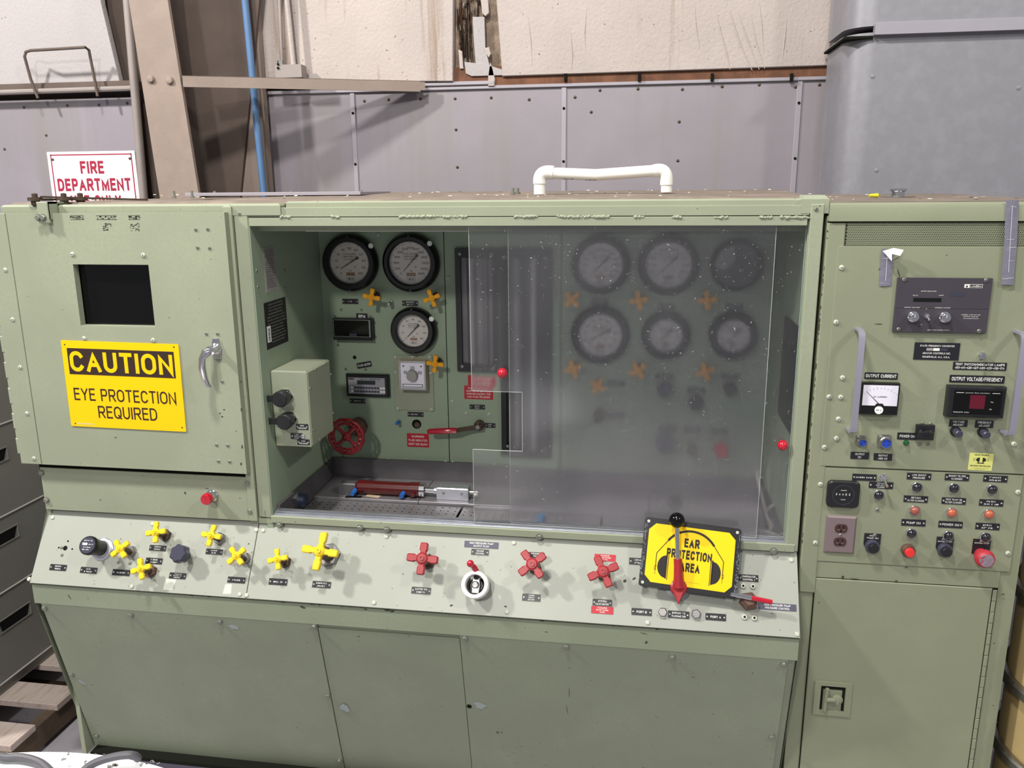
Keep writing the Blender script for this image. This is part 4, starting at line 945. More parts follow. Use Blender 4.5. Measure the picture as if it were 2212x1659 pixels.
# rpm display
def rect(fr_,x0,y0,x1,y1,h=0):
    a=fr_.loc(x0,y0,h); c=fr_.loc(x1,y1,h); return ((a[0]+c[0])/2,(a[1]+c[1])/2,abs(c[0]-a[0]),abs(a[1]-c[1]))
u,v,w,h=rect(FB,717,688,804,736,.03)
b=MB(); b.box(-w/2,w/2,-h/2,h/2,0,.03,0,.003); framebox(b,-w/2+.004,w/2-.004,-h/2+.012,h/2-.003,-w/2+.006,w/2-.009,-h/2+.014,h/2-.005,.03,.0315,1)
o=put('rpm_meter',b,['black','steel'],FB,(u,v),0,parent=bench,label='black digital speed display box')
b=MB(); b.box(-w/2+.006,w/2-.009,-h/2+.014,h/2-.005,.0302,.031,0); b.box(-.010,.016,-h/2+.015,-h/2+.024,.0312,.0316,1); put('display_window',b,['black_gloss','knobgrey'],FB,(u,v),0,parent=o)
# flow computer
u,v,w,h=rect(FB,746,808,840,859,.02)
b=MB(); b.box(-w/2,w/2,-h/2,h/2,0,.02,0,.004); o=put('flow_computer',b,['black'],FB,(u,v),0,parent=bench,label='flow computer with grey keypad')
b=MB(); b.box(-w*.44,w*.42,-h*.36,h*.36,.0202,.021,0); b.box(-w*.23,w*.2,h*.06,h*.24,.021,.0215,1)
for r_ in range(2):
    for k in range(12): 
        m_=3 if k in (0,10,11) else 2; x=-w*.38+k*w*.068; b.box(x,x+w*.055,-h*.13-r_*h*.16,-h*.05-r_*h*.16,.021,.0218,m_)
b.box(-w*.43,-w*.30,h*.26,h*.34,.021,.0213,4); b.scrib(w*.08,h*.3,.0214,w*.5,h*.06,1,5)
put('keypad',b,['lcdgrey','lcddark','knobgrey','ink','rustnut'],FB,(u,v),0,parent=o)
# thermostat
u,v,w,h=rect(FB,849,767,938,888,.004)
b=MB(); b.box(-w/2,w/2,-h/2,h/2,0,.004,0,.001); o=put('thermostat_panel',b,['green2'],FB,(u,v),0,parent=bench,label='pale subpanel carrying a temperature dial')
uk,vk,wk,hk=rect(FB,861,779,921,843,.035)
b=MB(); b.box(-wk/2,wk/2,-hk/2,hk/2,.004,.034,0,.003); framebox(b,-wk/2,wk/2,-hk/2,hk/2,-wk*.44,wk*.44,-hk*.44,hk*.44,.034,.038,1); put('controller_case',b,['tan','steel'],FB,(uk,vk),0,parent=o)
b=MB(); b.box(-wk*.44,wk*.44,-hk*.44,hk*.44,.034,.0352,0)
b.text('20',0,hk*.26,.0356,hk*.11,1); b.text('10',-wk*.27,hk*.10,.0356,hk*.11,1); b.text('30',wk*.27,hk*.10,.0356,hk*.11,1); framebox(b,-wk*.38,wk*.38,-hk*.41,-hk*.30,-wk*.36,wk*.36,-hk*.395,-hk*.315,.0352,.0362,1)
b.lathe([(wk*.22,.0352),(wk*.19,.05),(1e-5,.051)],24,2)
for sx in (-1,1): b.T=Matrix.Translation((sx*wk*.33,hk*.32,.0352)); b.lathe([(.003,0),(.003,.001)],8,3)
put('temperature_dial',b,['meter_face','inkblack','dialgrey','rustnut'],FB,(uk,vk),0,parent=o)
screws(pan,FB,[(854,772),(891,772),(928,772),(855,805),(930,806),(859,883),(932,885)],o,.004)
b=MB()
for px,py,r_ in ((766,772,.0065),(900,916,.017)):
    u,v=FB.loc(px,py); b.T=Matrix.Translation((u,v,0)); b.lathe([(r_,0),(r_,.0006)],20,0); 
u,v=FB.loc(901,918); b.T=Matrix.Translation((u,v,.0007)); b.lathe([(.010,0),(.010,.0004)],16,1)
put('sight_port',b,['gap','brassdark'],FB,(0,0),0,parent=bench)
# small fittings
def fit(px,py,h,r_,m,tilt=0,name='capped_fitting',fr_=FB,**k):
    u,v=fr_.loc(px,py,h); b=MB(); b.lathe([(r_*1.25,0),(r_*1.25,h*.35)],6,1); b.lathe([(r_,h*.35),(r_,h),(r_*.8,h+.002),(1e-5,h+.002)],14,0); return put(name,b,[m,'steel'],fr_,(u,v),0,parent=bench,**k)
fit(840,657,.03,.007,'steel'); fit(857,915,.03,.006,'bluecap',label='small blue capped fitting')
# handwheel
u,v=FB.loc(748,943,.13); ub,vb=FB.loc(748,943,.13)
b=MB(); R=RPX(FB,748,943,36)*.94
n=48; pts=[(R*math.cos(2*PI*k/n)*(1+.025*(k%4<2)),R*math.sin(2*PI*k/n)*(1+.025*(k%4<2)),0) for k in range(n)]
b.tube(pts,.0062,8,0,True); n=40; b.tube([(R*.78*math.cos(2*PI*k/n),R*.78*math.sin(2*PI*k/n),-.001) for k in range(n)],.0045,8,0,True)
for k in range(18): t=2*PI*k/18; b.tube([(R*.78*math.cos(t),R*.78*math.sin(t),0),(R*math.cos(t),R*math.sin(t),0)],.0042,6,0)
for k in range(4): t=PI/4+k*PI/2-.2; b.tube([(0,0,.0),(R*.4*math.cos(t),R*.4*math.sin(t),-.002),(R*.8*math.cos(t),R*.8*math.sin(t),0)],[.009,.006,.007],8,0)
b.lathe([(.014,-.012),(.014,.006),(.006,.008),(.006,.013),(1e-5,.014)],14,0)
hw=put('hand_wheel',b,['redwheel'],FB,(u,v),.13,.2,parent=bench,label='dark red spoked hand wheel')
b=MB(); b.lathe([(.034,0),(.034,.02),(.02,.024),(.012,.03),(.01,.125)],8,0); put('gland_nut',b,['rustnut'],FB,(u,v),0,parent=hw)
# ball valve lever
u,v=FB.loc(1033,922,.03)
b=MB(); b.lathe([(.018,0),(.018,.02),(.012,.024),(.009,.034)],12,0); o=put('ball_valve',b,['brassdark'],FB,(u,v),0,parent=bench,label='ball valve with long red lever')
e1=FB.loc(985,929,.05); e0=FB.loc(923,932,.06)
b=MB(); P=[(0,0,.034),(-.03,-.004,.038),((e1[0]-u)*.8,(e1[1]-v)*.8,.05),(e1[0]-u,e1[1]-v,.055)]
def ribbon(b,P,w,t,m):
    vs=[];fs=[]
    for i,p in enumerate(P):
        for y,z in ((-w,-t),(w,-t),(w,t),(-w,t)): vs.append((p[0],p[1]+y,p[2]+z))
    for i in range(len(P)-1):
        for k in range(4): j=(k+1)%4; fs.append((4*i+k,4*i+j,4*i+4+j,4*i+4+k))
    fs+=[(3,2,1,0),(4*len(P)-4,4*len(P)-3,4*len(P)-2,4*len(P)-1)]; b.add(vs,fs,m)
ribbon(b,[(.012,.0,.034)]+P,.008,.0015,0); b.lathe([(.008,.034),(.008,.041),(1e-5,.042)],6,1); b.box(-.006,.006,.004,.022,.03,.038,0); put('lever_arm',b,['brassdark','steel'],FB,(u,v),0,parent=o)
b=MB(); q0=(e0[0]-u,e0[1]-v); q1=(e1[0]-u,e1[1]-v); b.tube([(q1[0]+.004,q1[1],.055),(q1[0]-.006,q1[1],.0555),(q0[0]+.01,q0[1],.059),(q0[0],q0[1],.060)],[.009,.0105,.0105,.006],10,0); put('lever_grip',b,['redball'],FB,(u,v),0,parent=o,label='red dipped grip')
# flowmeters
def flowmeter(x0,y0,x1,y1,lab,tx,long=False):
    u,v,w,h=rect(FB,x0,y0,x1,y1,.012); b=MB(); framebox(b,-w/2,w/2,-h/2,h/2,-w/2+.018,w/2-.018,-h/2+.028,h/2-.03,0,.014)
    o=put('flowmeter',b,['black'],FB,(u,v),0,parent=bench,label=lab)
    b=MB(); b.box(-w/2+.01,w/2-.01,-h/2+.02,h/2-.02,.001,.003,0); put('backing',b,['stainless_dark' if not long else 'black'],FB,(u,v),0,parent=o)
    for k,(t,r_,m) in enumerate(tx): b=MB(); b.tube([(t*w,-h/2+.03,.006),(t*w,h/2-.03,.006)],r_,14,0); put('flow_tube',b,[m],FB,(u,v),0,parent=o)
    b=MB(); s_=MB()
    for sx in (-.38,.38):
        for sy in (-.46,.46): b.T=Matrix.Translation((sx*w,sy*h,.014)); b.lathe([(.006,0),(.005,.002),(1e-5,.003)],10,0)
    put('frame_screw',b,['screw'],FB,(u,v),0,parent=o)
flowmeter(982,537,1078,804,'short black framed flow meter with metal tube',((-.12,.017,'stainless'),(.22,.010,'stainless_dark')))
flowmeter(1079,536,1193,984,'tall black framed flow meter seen through the hazy sheet',((-.15,.020,'stainless_dark'),(.16,.014,'stainless')),True)
# knobs behind the sheets
def knob(px,py,r_,m,h=.04,fr_=FB,lab='round dark knob',name='regulator_knob'):
    u,v=fr_.loc(px,py,h); R=RPX(fr_,px,py,r_); b=MB(); b.lathe([(R*.6,0),(R*.6,h*.4),(R*.92,h*.45),(R,h*.6),(R*.95,h),(R*.8,h+.003),(1e-5,h+.003)],24,0); return put(name,b,[m],fr_,(u,v),0,parent=bench,label=lab)
knob(1436,838,17,'knobgrey'); knob(1503,867,17,'black'); knob(1576,836,15,'black'); knob(1295,893,13,'brassdark',.06); knob(1437,955,21,'knobgrey',.06); knob(1494,968,11,'brassdark',.06); knob(1556,968,16,'redplate',.06,lab='red knob')
knob(1290,905,5,'black',.02)
# ---- left chamber wall plates
def quadplate(name,fr_,pts,th,mats,lines,parent=bench,**p):
    L_=[fr_.loc(*q) for q in pts]; u0=min(a[0] for a in L_); u1=max(a[0] for a in L_); v1=(L_[0][1]+L_[1][1])/2; v0=(L_[2][1]+L_[3][1])/2
    w,h=u1-u0,v1-v0; b=MB(); b.box(-w/2,w/2,-h/2,h/2,0,th,0,.0005)
    n=lines
    for k in range(n): b.scrib(random.uniform(-.02,.02)*w,h*(.44-.88*k/n),th+.0002,w*random.uniform(.6,.85),h*.42/n,1,k+3)
    for sx in (-1,1):
        for sy in (-1,1): b.T=Matrix.Translation((sx*w*.45,sy*h*.47,th)); b.lathe([(.003,0),(1e-5,.001)],6,0)
    return put(name,b,mats,fr_,((u0+u1)/2,(v0+v1)/2),0,parent=parent,**p)
quadplate('instruction_plate',FLW,[(568,536),(592,530),(598,627),(575,633)],.001,['dialgrey','inkblack'],20,label='grey printed instruction plate')
pl=quadplate('data_plate',FLW,[(571,656),(613,641),(622,737),(577,756)],.002,['black','dialgrey'],13,label='black engraved data plate')
u,v=FLW.loc(580,722); b=MB(); b.box(-.012,.012,-.024,.024,0,.0005,0)
for k in range(10): b.quad(-.006+.0001*(k%3),.006,-.02+k*.004,-.0185+k*.004+.0006*(k%3),.0007,1)
put('barcode_tag',b,['white','inkblack'],FLW,(u,v),.0022,parent=pl)
screws(small,FLW,[(554,585),(614,585),(557,620),(615,622)],bench)
# junction cabinet on the left chamber wall
yb=at(583,800,X=-1.086).y; x2=at(662,803,Y=yb).x; yk=at(711,775,X=x2).y; zt_=at(640,802,Y=yb).z; zb_=at(640,964,Y=yb).z
b=MB(); b.box(-1.084,x2,yb,yk,zb_,zt_,0,.004)
cab=link('control_box',b.mesh('control_box',['green2']),I4,bench,label='pale green control box on the left chamber wall')
FX=Fr((0,yb,0),X_,Z_); FXR=Fr((x2,0,0),Y_,Z_)
b=MB(); b.box(yb+.004,yk-.004,zb_+.004,zt_-.004,0,.002,0,.001); put('side_cover',b,['green2'],FXR,(0,0),0,parent=cab)
screws(small,FXR,[(681,799),(702,786),(670,839),(677,929),(691,951),(715,809),(720,893)],cab,.002)
for px,py in ((604,863),(613,912)):
    u,v=FX.loc(px,py,.045); b=MB(); b.lathe([(.024,.0),(.024,.006)],6,1); b.lathe([(.017,.006),(.017,.018)],18,1); b.lathe([(.020,.016),(.024,.02),(.024,.045),(.021,.049),(1e-5,.048)],24,0)
    o=put('dust_cap',b,['black','chrome'],FX,(u,v),0,parent=cab,label='black rubber dust cap on chrome connector')
    b=MB(); b.box(-.075,-.012,-.012,.008,.030,.034,0,.001); put('cap_strap',b,['black'],FX,(u,v),0,parent=o)
for px,py,w,h,l in ((653,922,26,12,['HIGH','PRESSURE']),(641,942,25,13,['~.3','SWITCH','~.4']),(656,955,26,12,['LOW','PRESSURE'])): nameplate(FX,px,py,w,h,l,parent=cab)
def toggle(fr_,px,py,parent,ang=-1.2,s=1.0,h0=0):
    u,v=fr_.loc(px,py,h0); b=MB(); b.lathe([(.0095*s,0),(.0095*s,.004*s)],6,0); b.lathe([(.006*s,.004*s),(.006*s,.009*s)],12,0); b.tube([(0,0,.008*s),(.010*s*math.cos(ang),.010*s*math.sin(ang),.022*s),(.014*s*math.cos(ang),.014*s*math.sin(ang),.028*s)],[.002*s,.0028*s,.0036*s],8,0)
    return put('toggle_switch',b,['chrome'],fr_,(u,v),h0,parent=parent)
toggle(FX,655,942,cab,2.8,.8)
# right wall dark plate
P=[FRW.loc(*q) for q in ((1697,681),(1681,892),(1708,935),(1726,704))]
b=MB(); b.prism([P[0],P[1],P[2],P[3]],0,.004,0,0,True); put('side_guard_plate',b,['black'],FRW,(0,0),0,parent=bench)
# blue caps at the front of the tray
def cap3(p,r_,h,m,axis='Z',name='blue_cap'):
    b=MB(); b.lathe([(r_*1.2,0),(r_*1.2,h*.3)],6,1); b.lathe([(r_,h*.3),(r_,h*.9),(r_*.8,h),(1e-5,h)],14,0)
    M=Matrix.Translation(p)@(Matrix.Rotation(PI/2,4,'Y') if axis=='X' else I4); return link(name,b.mesh(name,[m,'steel']),M,bench,label='blue plastic cap on a hose port')
p=at(640,1080,X=-1.076); cap3(p,.022,.035,'darkblue','X')
for px,py,r_,h_,m in ((1170,1133,.014,.045,'bluecap2'),(1378,1150,.010,.02,'bluecap'),(1565,1150,.010,.016,'bluecap')): p=at(px,py,Y=.085); cap3(Vector((p.x,.085,zf-.005)),r_,h_+ .03,m)
# ================================================================= loose things inside the chamber
# hydraulic cylinder lying in the tray
Yc=.33; pL=at(772,1054,Y=Yc); pR=at(919,1055,Y=Yc); r_=.0235; zc=zf+.010+r_
cyl=thing('hydraulic_cylinder','dark red hydraulic cylinder lying on the metal tray inside the chamber','cylinder',(pL.x,Yc,zf+.01))
b=MB(); b.tube([(pL.x,Yc,zc),(pL.x+.006,Yc,zc),(pR.x-.04,Yc,zc),(pR.x-.04,Yc,zc)],[.019,r_,r_,r_],24,0); world('barrel',b,['maroon'],cyl)
b=MB(); b.tube([(pR.x-.05,Yc,zc),(pR.x-.018,Yc,zc)],r_*1.08,24,0); b.tube([(pR.x-.018,Yc,zc),(pR.x-.001,Yc,zc)],r_*1.05,24,1); b.tube([(pR.x-.038,Yc,zc-.0),(pR.x-.038,Yc-.03,zc-.008)],.010,10,0); world('end_gland',b,['maroon','chrome'],cyl)
pb_=at(946,1050,Y=Yc); pe=at(1014,1052,Y=Yc)
b=MB(); b.tube([(pR.x,Yc,zc),(pb_.x,Yc,zc)],.010,16,0); world('piston_rod',b,['chrome'],cyl)
b=MB(); b.box(pb_.x,pe.x,Yc-.022,Yc+.022,zf+.011,zf+.052,0,.003); b.tube([(pb_.x-.012,Yc,zc),(pb_.x,Yc,zc)],.013,14,0)
for x in (.22,.8): X__=pb_.x+(pe.x-pb_.x)*x; b.tube([(X__,Yc-.022,zf+.034),(X__,Yc-.0235,zf+.034)],.005,10,1)
b.tube([(pe.x,Yc,zc),(pe.x+.03,Yc,zc)],.008,12,1); world('clevis_block',b,['alum','steel'],cyl)
b=MB(); b.box(pL.x-.06,pL.x,Yc-.018,Yc+.018,zf+.011,zf+.05,0,.004); world('rear_clevis',b,['stainless_dark'],cyl)
for px in (765,870):
    p=at(px,1062,Y=Yc-.03); b=MB(); b.tube([(p.x,Yc-.018,zc-.006),(p.x-.002,Yc-.045,zc-.010)],[.009,.0075],12,0); world('port_cap',b,['bluecap'],cyl)
# scraps of paper on the tray
for i,(px,py,w,h,m,lab) in enumerate(((764,1073,.055,.018,'dark','black slip lying on the tray left of the cylinder port'),(806,1072,.05,.02,'tan','tan slip lying under the cylinder port'))):
    p=at(px,py,Z=zf+.011); b=MB(); b.box(-w/2,w/2,-h/2,h/2,0,.0008,0); o=link('paper_slip',b.mesh('paper_slip',[m]),Matrix.Translation((p.x,p.y,zf+.0112))@Matrix.Rotation(.1-.3*i,4,'Z'),None,label=lab,category='paper')
# loose clear tubing in the right corner
hs=thing('clear_hose','coil of clear plastic tubing in the right hand corner of the chamber','hose',at(1660,1140,Y=.15))
P=[(1632,1010,.40),(1640,1050,.34),(1652,1095,.27),(1662,1130,.21),(1668,1143,.18),(1680,1125,.16),(1686,1100,.17),(1678,1088,.2),(1662,1095,.2),(1655,1112,.19),(1668,1135,.15),(1655,1150,.12)]
def smooth(P,n=5):
    out=[]
    for i in range(len(P)-1):
        p0=P[max(i-1,0)];p1=P[i];p2=P[i+1];p3=P[min(i+2,len(P)-1)]
        for k in range(n):
            t=k/n; out.append(.5*((2*p1)+(p2-p0)*t+(2*p0-5*p1+4*p2-p3)*t*t+(3*p1-p0-3*p2+p3)*t**3))
    out.append(P[-1]); return out
b=MB(); b.tube([tuple(p) for p in smooth([at(x,y,Y=yy) for x,y,yy in P])],.0055,8,0)
b.tube([tuple(p) for p in smooth([at(x,y,Y=yy) for x,y,yy in ((1628,1148,.14),(1645,1146,.12),(1665,1151,.09),(1688,1164,.06))])],.006,8,0)
world('tubing',b,['dialgrey'],hs)
# ---- sliding hazy plastic sheets
def sheetp(name,label,Y,outline,knobpx):
    t=thing(name,label,'sliding window',(at(*outline[0],Y=Y)),'hazy sliding windows of the chamber')
    f_=Fr((0,Y,0),X_,Z_); P=[f_.loc(*q) for q in outline]
    b=MB(); n=len(P); 
    # single-surface sheet with separate thin edge
    b.add([(x,y,0) for x,y in P],[tuple(range(n))],0); 
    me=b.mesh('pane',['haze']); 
    import bmesh
    bm=bmesh.new(); bm.from_mesh(me); bmesh.ops.triangulate(bm,faces=bm.faces[:]); bm.to_mesh(me); bm.free()
    link('pane',me,f_.M,t)
    b=MB(); e=.0011
    for i in range(n):
        a=Vector((*P[i],0)); c=Vector((*P[(i+1)%n],0)); d=(c-a).normalized(); s=Vector((-d.y,d.x,0))*e/2
        if abs(d.x)>.5 and a.y>1.5: continue
        vs=[]
        for z in (-.0025,.0005):
            for q in (a-s,a+s,c+s,c-s): vs.append((q.x,q.y,z))
        b.add(vs,[(3,2,1,0),(4,5,6,7),(0,1,5,4),(1,2,6,5),(2,3,7,6),(3,0,4,7)],0)
    link('sheet_edge',b.mesh('sheet_edge',['sheetedge']),f_.M,t)
    u,v=f_.loc(*knobpx,.018); b=MB(); b.lathe([(.0045,0),(.0045,.01)],12,1); b.sphere(.0145,.018,24,0)
    put('ball_knob',b,['redball','steel'],f_,(u,v),0,parent=t,label='glossy red ball knob')
    return t
YA,YB_=.010,.020
top_=lambda x:484
xa_=[(1010,484),(1020,845),(1127,848),(1129,975),(1022,972),(1026,1142),(1642,1172),(1668,484)]
uA=sum(at(x,y,Y=YA).x for x,y in ((1010,484),(1020,845),(1026,1142)))/3; uN=sum(at(x,y,Y=YA).x for x,y in ((1127,848),(1129,975)))/2; uR=sum(at(x,y,Y=YA).x for x,y in ((1668,490),(1642,1165)))/2
zn1=at(1075,846,Y=YA).z; zn0=at(1075,973,Y=YA).z
def pxo(x,z,Y):   # world point to pixel, for the outline helper
    q=MW@(Vector((x,Y,z))-CAM); return (CXP+F_PX*q.x/q.z, CYP+F_PX*q.y/q.z)
OA=[(uA,1.048),(uR,1.048),(uR,1.915),(uA,1.915),(uA,zn1),(uN,zn1),(uN,zn0),(uA,zn0)]
OB=[(at(1100,800,Y=YB_).x,1.05),(.414,1.05),(.414,1.915),(at(1100,800,Y=YB_).x,1.915)]
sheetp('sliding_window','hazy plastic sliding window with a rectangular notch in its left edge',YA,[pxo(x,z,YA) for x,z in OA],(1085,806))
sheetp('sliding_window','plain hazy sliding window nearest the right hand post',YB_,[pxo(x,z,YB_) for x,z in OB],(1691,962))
# ================================================================= signs on the bench
cA=[FD.loc(130,736),FD.loc(384,742),FD.loc(405,930),FD.loc(158,922)]
w=((cA[1][0]-cA[0][0])+(cA[2][0]-cA[3][0]))/2; h=((cA[0][1]-cA[3][1])+(cA[1][1]-cA[2][1]))/2; cu=sum(c[0] for c in cA)/4; cv=sum(c[1] for c in cA)/4
rot_=-.012
cs=thing('caution_sign','yellow CAUTION EYE PROTECTION REQUIRED sign screwed to the left cabinet door','sign',FD.M@Vector((cu,cv,.002)))
b=MB(); b.prism(rr(w,h,.003,2),0,.002,0); put('sign_board',b,['signyellow'],FD,(cu,cv),.0008,rot_,parent=cs)
b=MB(); b.box(-w*.455,w*.455,h*.115,h*.415,0,.0003,0); b.text('EYE PROTECTION',0,-h*.115,.0002,h*.145,0,w=w*.88,bold=-.005); b.text('REQUIRED',w*.01,-h*.315,.0002,h*.145,0,w=w*.51,bold=-.005)
put('black_print',b,['inkbrown'],FD,(cu,cv),.003,rot_,parent=cs)
b=MB(); b.text('CAUTION',0,h*.265,0,h*.235,0,w=w*.88,bold=.012); put('yellow_print',b,['signyellow'],FD,(cu,cv),.0036,rot_,parent=cs)
csm=MB().lathe([(.0025,0),(1e-5,.001)],8,0).mesh('sign_screw',['inkbrown'])
for sx in (-1,1):
    for sy in (-1,1): put('screw',csm,None,FD,(cu+sx*w*.465,cv+sy*h*.46),.003,parent=cs)
b=MB()
for k in range(14): b.quad(-w*.44+k*.004,-w*.44+k*.004+.003,-h*.475+.001*(k%3),-h*.462+.0012*(k%2),.0002,1)
put('worn_edge',b,['chip_light','chip_light'],FD,(cu,cv),.003,rot_,parent=cs,kind='stuff')
# ear protection sign leaning against the bench
c=[(1394,1120),(1594,1147),(1590,1290),(1387,1262)]
pT=(at(1394,1119,Y=-.03)+at(1596,1147,Y=-.03))/2
FE=Fr((0,-.012,1.03),X_,Vector((0,.045,.17)))
FE=Fr((0,-.105,.90),X_,Vector((0,.075,.16)))
uv=[FE.loc(*q) for q in c]; cu=sum(q[0] for q in uv)/4; cv=sum(q[1] for q in uv)/4
a_=math.atan2(uv[1][1]-uv[0][1],uv[1][0]-uv[0][0]); a_=(a_+math.atan2(uv[2][1]-uv[3][1],uv[2][0]-uv[3][0]))/2
w=(math.dist(uv[0],uv[1])+math.dist(uv[3],uv[2]))/2; h=(math.dist(uv[0],uv[3])+math.dist(uv[1],uv[2]))/2
es=thing('ear_protection_sign','yellow EAR PROTECTION AREA sign with headphone drawing, wedged behind the long lever','sign',FE.M@Vector((cu,cv,0)))
b=MB(); b.prism(rr(w*1.04,h*1.06,.008),-.003,0,0,.001,True); put('backing_board',b,['black'],FE,(cu,cv),0,a_,parent=es)
b=MB(); ww,hh=w*.93,h*.90; cc=.018; P=[(-ww/2+cc,-hh/2),(ww/2-cc,-hh/2),(ww/2,-hh/2+cc),(ww/2,hh/2-cc),(ww/2-cc,hh/2),(-ww/2+cc,hh/2),(-ww/2,hh/2-cc),(-ww/2,-hh/2+cc)]
b.prism(P,0,.0006,0); put('yellow_face',b,['signyellow2'],FE,(cu,cv),.0003,a_,parent=es)
b=MB()
def stroke(pts,wd,m=0,z=0):
    for i in range(len(pts)-1):
        a=Vector(pts[i]);c_=Vector(pts[i+1]);d=(c_-a).normalized();s=Vector((-d.y,d.x))*wd/2
        b.add([(*(a-s),z),(*(c_-s),z),(*(c_+s),z),(*(a+s),z)],[(0,1,2,3)],m)
arc=[(ww*.32*math.cos(t),-hh*.02+hh*.46*math.sin(t)) for t in [PI*(.19+.62*k/22) for k in range(23)]]; stroke(arc,.0062)
for s in (-1,1):
    x0_,y0_=s*ww*.32*math.cos(PI*.19),-hh*.02+hh*.46*math.sin(PI*.19)
    stroke([(x0_,y0_),(s*ww*.385,-hh*.0),(s*ww*.385,-hh*.28)],.002); stroke([(s*ww*.372,-hh*.22),(s*ww*.398,-hh*.22),(s*ww*.398,-hh*.28),(s*ww*.372,-hh*.28)],.001); stroke([(s*ww*.385,-hh*.28),(s*ww*.385,-hh*.36)],.001)
    cup=[(s*(ww*.265+ww*.10*math.sin(PI*k/12)),-hh*.21+hh*.19*math.cos(PI*k/12)) for k in range(13)]
    b.add([(x,y,0) for x,y in cup],[tuple(range(13)) if s<0 else tuple(reversed(range(13)))],0)
    stroke([(s*ww*.243,hh*.02),(s*ww*.243,-hh*.43)],.0018); stroke([(s*ww*.262,hh*.0),(s*ww*.262,-hh*.41)],.004)
b.text('EAR',ww*.01,hh*.235,.0001,hh*.155,0,w=ww*.175,bold=.03); b.text('PROTECTION',-ww*.01,hh*.035,.0001,hh*.155,0,w=ww*.52,bold=.03); b.text('AREA',ww*.01,-hh*.175,.0001,hh*.155,0,w=ww*.225,bold=.03)
b.scrib(ww*.05,-hh*.42,.0001,ww*.2,.0012,0,3)
put('black_print',b,['inkblack'],FE,(cu,cv),.0013,a_,parent=es)
eym=MB().lathe([(.0045,0),(.004,.0015),(.002,.0016)],12,0).mesh('eyelet',['whitescrew'])
ca_,sa_=math.cos(a_),math.sin(a_)
for sx in (-1,1):
    for sy in (-1,1): ex,ey=sx*w*.478,sy*h*.47; put('eyelet',eym,None,FE,(cu+ex*ca_-ey*sa_,cv+ex*sa_+ey*ca_),.0002,a_,parent=es)
b=MB(); r=random.Random(5)
for sx in (-1,1):
    for k in range(70): x=sx*w*.505+r.uniform(-.0035,.0035); y=r.uniform(-h*.48,h*.44); b.quad(x,x+r.uniform(.0005,.0018),y,y+r.uniform(.001,.006),.0004,0)
put('worn_edge',b,['brochure'],FE,(cu,cv),0,a_,parent=es,kind='stuff')
# ================================================================= ELECTRICAL RACK
RX0,RX1=.459,1.018
rack=thing('electrical_rack','tall pale green electrical cabinet at the right with meters, switches and indicator lamps','cabinet',(.75,.4,0))
b=MB(); b.box(RX0,RX1,.0,.85,.06,1.93,0,.004); world('cabinet_body',b,['green_rack_shaded'],rack)
b=MB(); b.box(RX0+.02,RX1-.02,.02,.83,0,.06,0); world('plinth',b,['gap'],rack)
zc1,zc0=at(1950,437,Y=-.012).z,at(1950,478,Y=-.012).z
b=MB(); b.T=Matrix(((0,0,1,0),(1,0,0,0),(0,1,0,0),(0,0,0,1)))
P=[(-.012,zc0),(-.012,zc1-.014),(-.009,zc1-.005),(0,zc1),(.85,zc1+.012),(.85,zc0)]
b.prism(P,RX0+.003,RX1+.004,0,0,True); world('top_cap',b,['green_rack_shaded'],rack)
b=MB(); b.add([(RX0+.003,.012,zc1+.0009),(RX1+.004,.012,zc1+.0009),(RX1+.004,.85,zc1+.0128),(RX0+.003,.85,zc1+.0128)],[(0,1,2,3)],0); world('top_dust',b,['dusttop'],rack,kind='stuff')
FRK=FR_
zv1,zv0=FRK.loc(2000,481)[1],FRK.loc(2000,531)[1]; xv=FRK.loc(1828,500)[0]
b=MB(); b.T=I4; g_=perforated(xv-.001,RX1-.012,zv0,zv1,0,.0042,.0013,'',None,None,stag=True)
put('vent_grille',g_,['green_rack_shaded'],FRK,(0,0),.004,parent=rack)
b=MB(); b.box(xv-.002,RX1-.008,zv0-.002,zv1+.002,.0,.0012,0); put('vent_backing',b,['gap'],FRK,(0,0),0,parent=rack)
slabp('corner_post',FRK,(RX0+.001,xv-.002,.9,zv1),-.002,.005,'green_rack_shaded',rack,ch=.003)
b=MB(); b.box(RX0+.001,RX1,zv1,zv1+.005,-.001,.0006,0); put('seam',b,['gap'],FRK,(0,0),0,parent=rack)
p1u=(FRK.loc(1811,532)[0]+FRK.loc(1769,1006)[0])/2; p1v1=FRK.loc(2000,532)[1]; p1v0=FRK.loc(1990,1014.5)[1]
H1=.006
fp=slabp('converter_panel',FRK,(p1u,RX1-.012,p1v0+.001,p1v1),0,H1,'green_rack_shaded',rack)
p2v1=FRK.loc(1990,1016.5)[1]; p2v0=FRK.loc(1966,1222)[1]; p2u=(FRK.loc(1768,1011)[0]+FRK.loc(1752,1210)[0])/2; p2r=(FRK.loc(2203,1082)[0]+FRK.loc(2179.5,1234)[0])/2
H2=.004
ip=slabp('indicator_panel',FRK,(p2u,p2r,p2v0,p2v1-.001),0,H2,'green_rack_shaded',rack)
p3=(FRK.loc(1764,1230)[0],FRK.loc(2158,1255)[0],FRK.loc(1960,1258)[1],p2v0-.001)
slabp('filler_strip',FRK,p3,0,.002,'green_rack_shaded',rack)
dx0=(FRK.loc(1762,1250)[0]+FRK.loc(1727,1659)[0])/2; dx1=(FRK.loc(2142,1272)[0]+FRK.loc(2090,1659)[0])/2
b=MB(); b.box(dx0-.003,p3[1],.08,p3[2],-.001,.0008,0); put('door_gap',b,['gap'],FRK,(0,0),0,parent=rack)
rd=slabp('rack_door',FRK,(dx0,dx1,.09,p3[2]-.002),0,.004,'green_rack_shaded',rack,ch=.002)
b=MB(); n=26
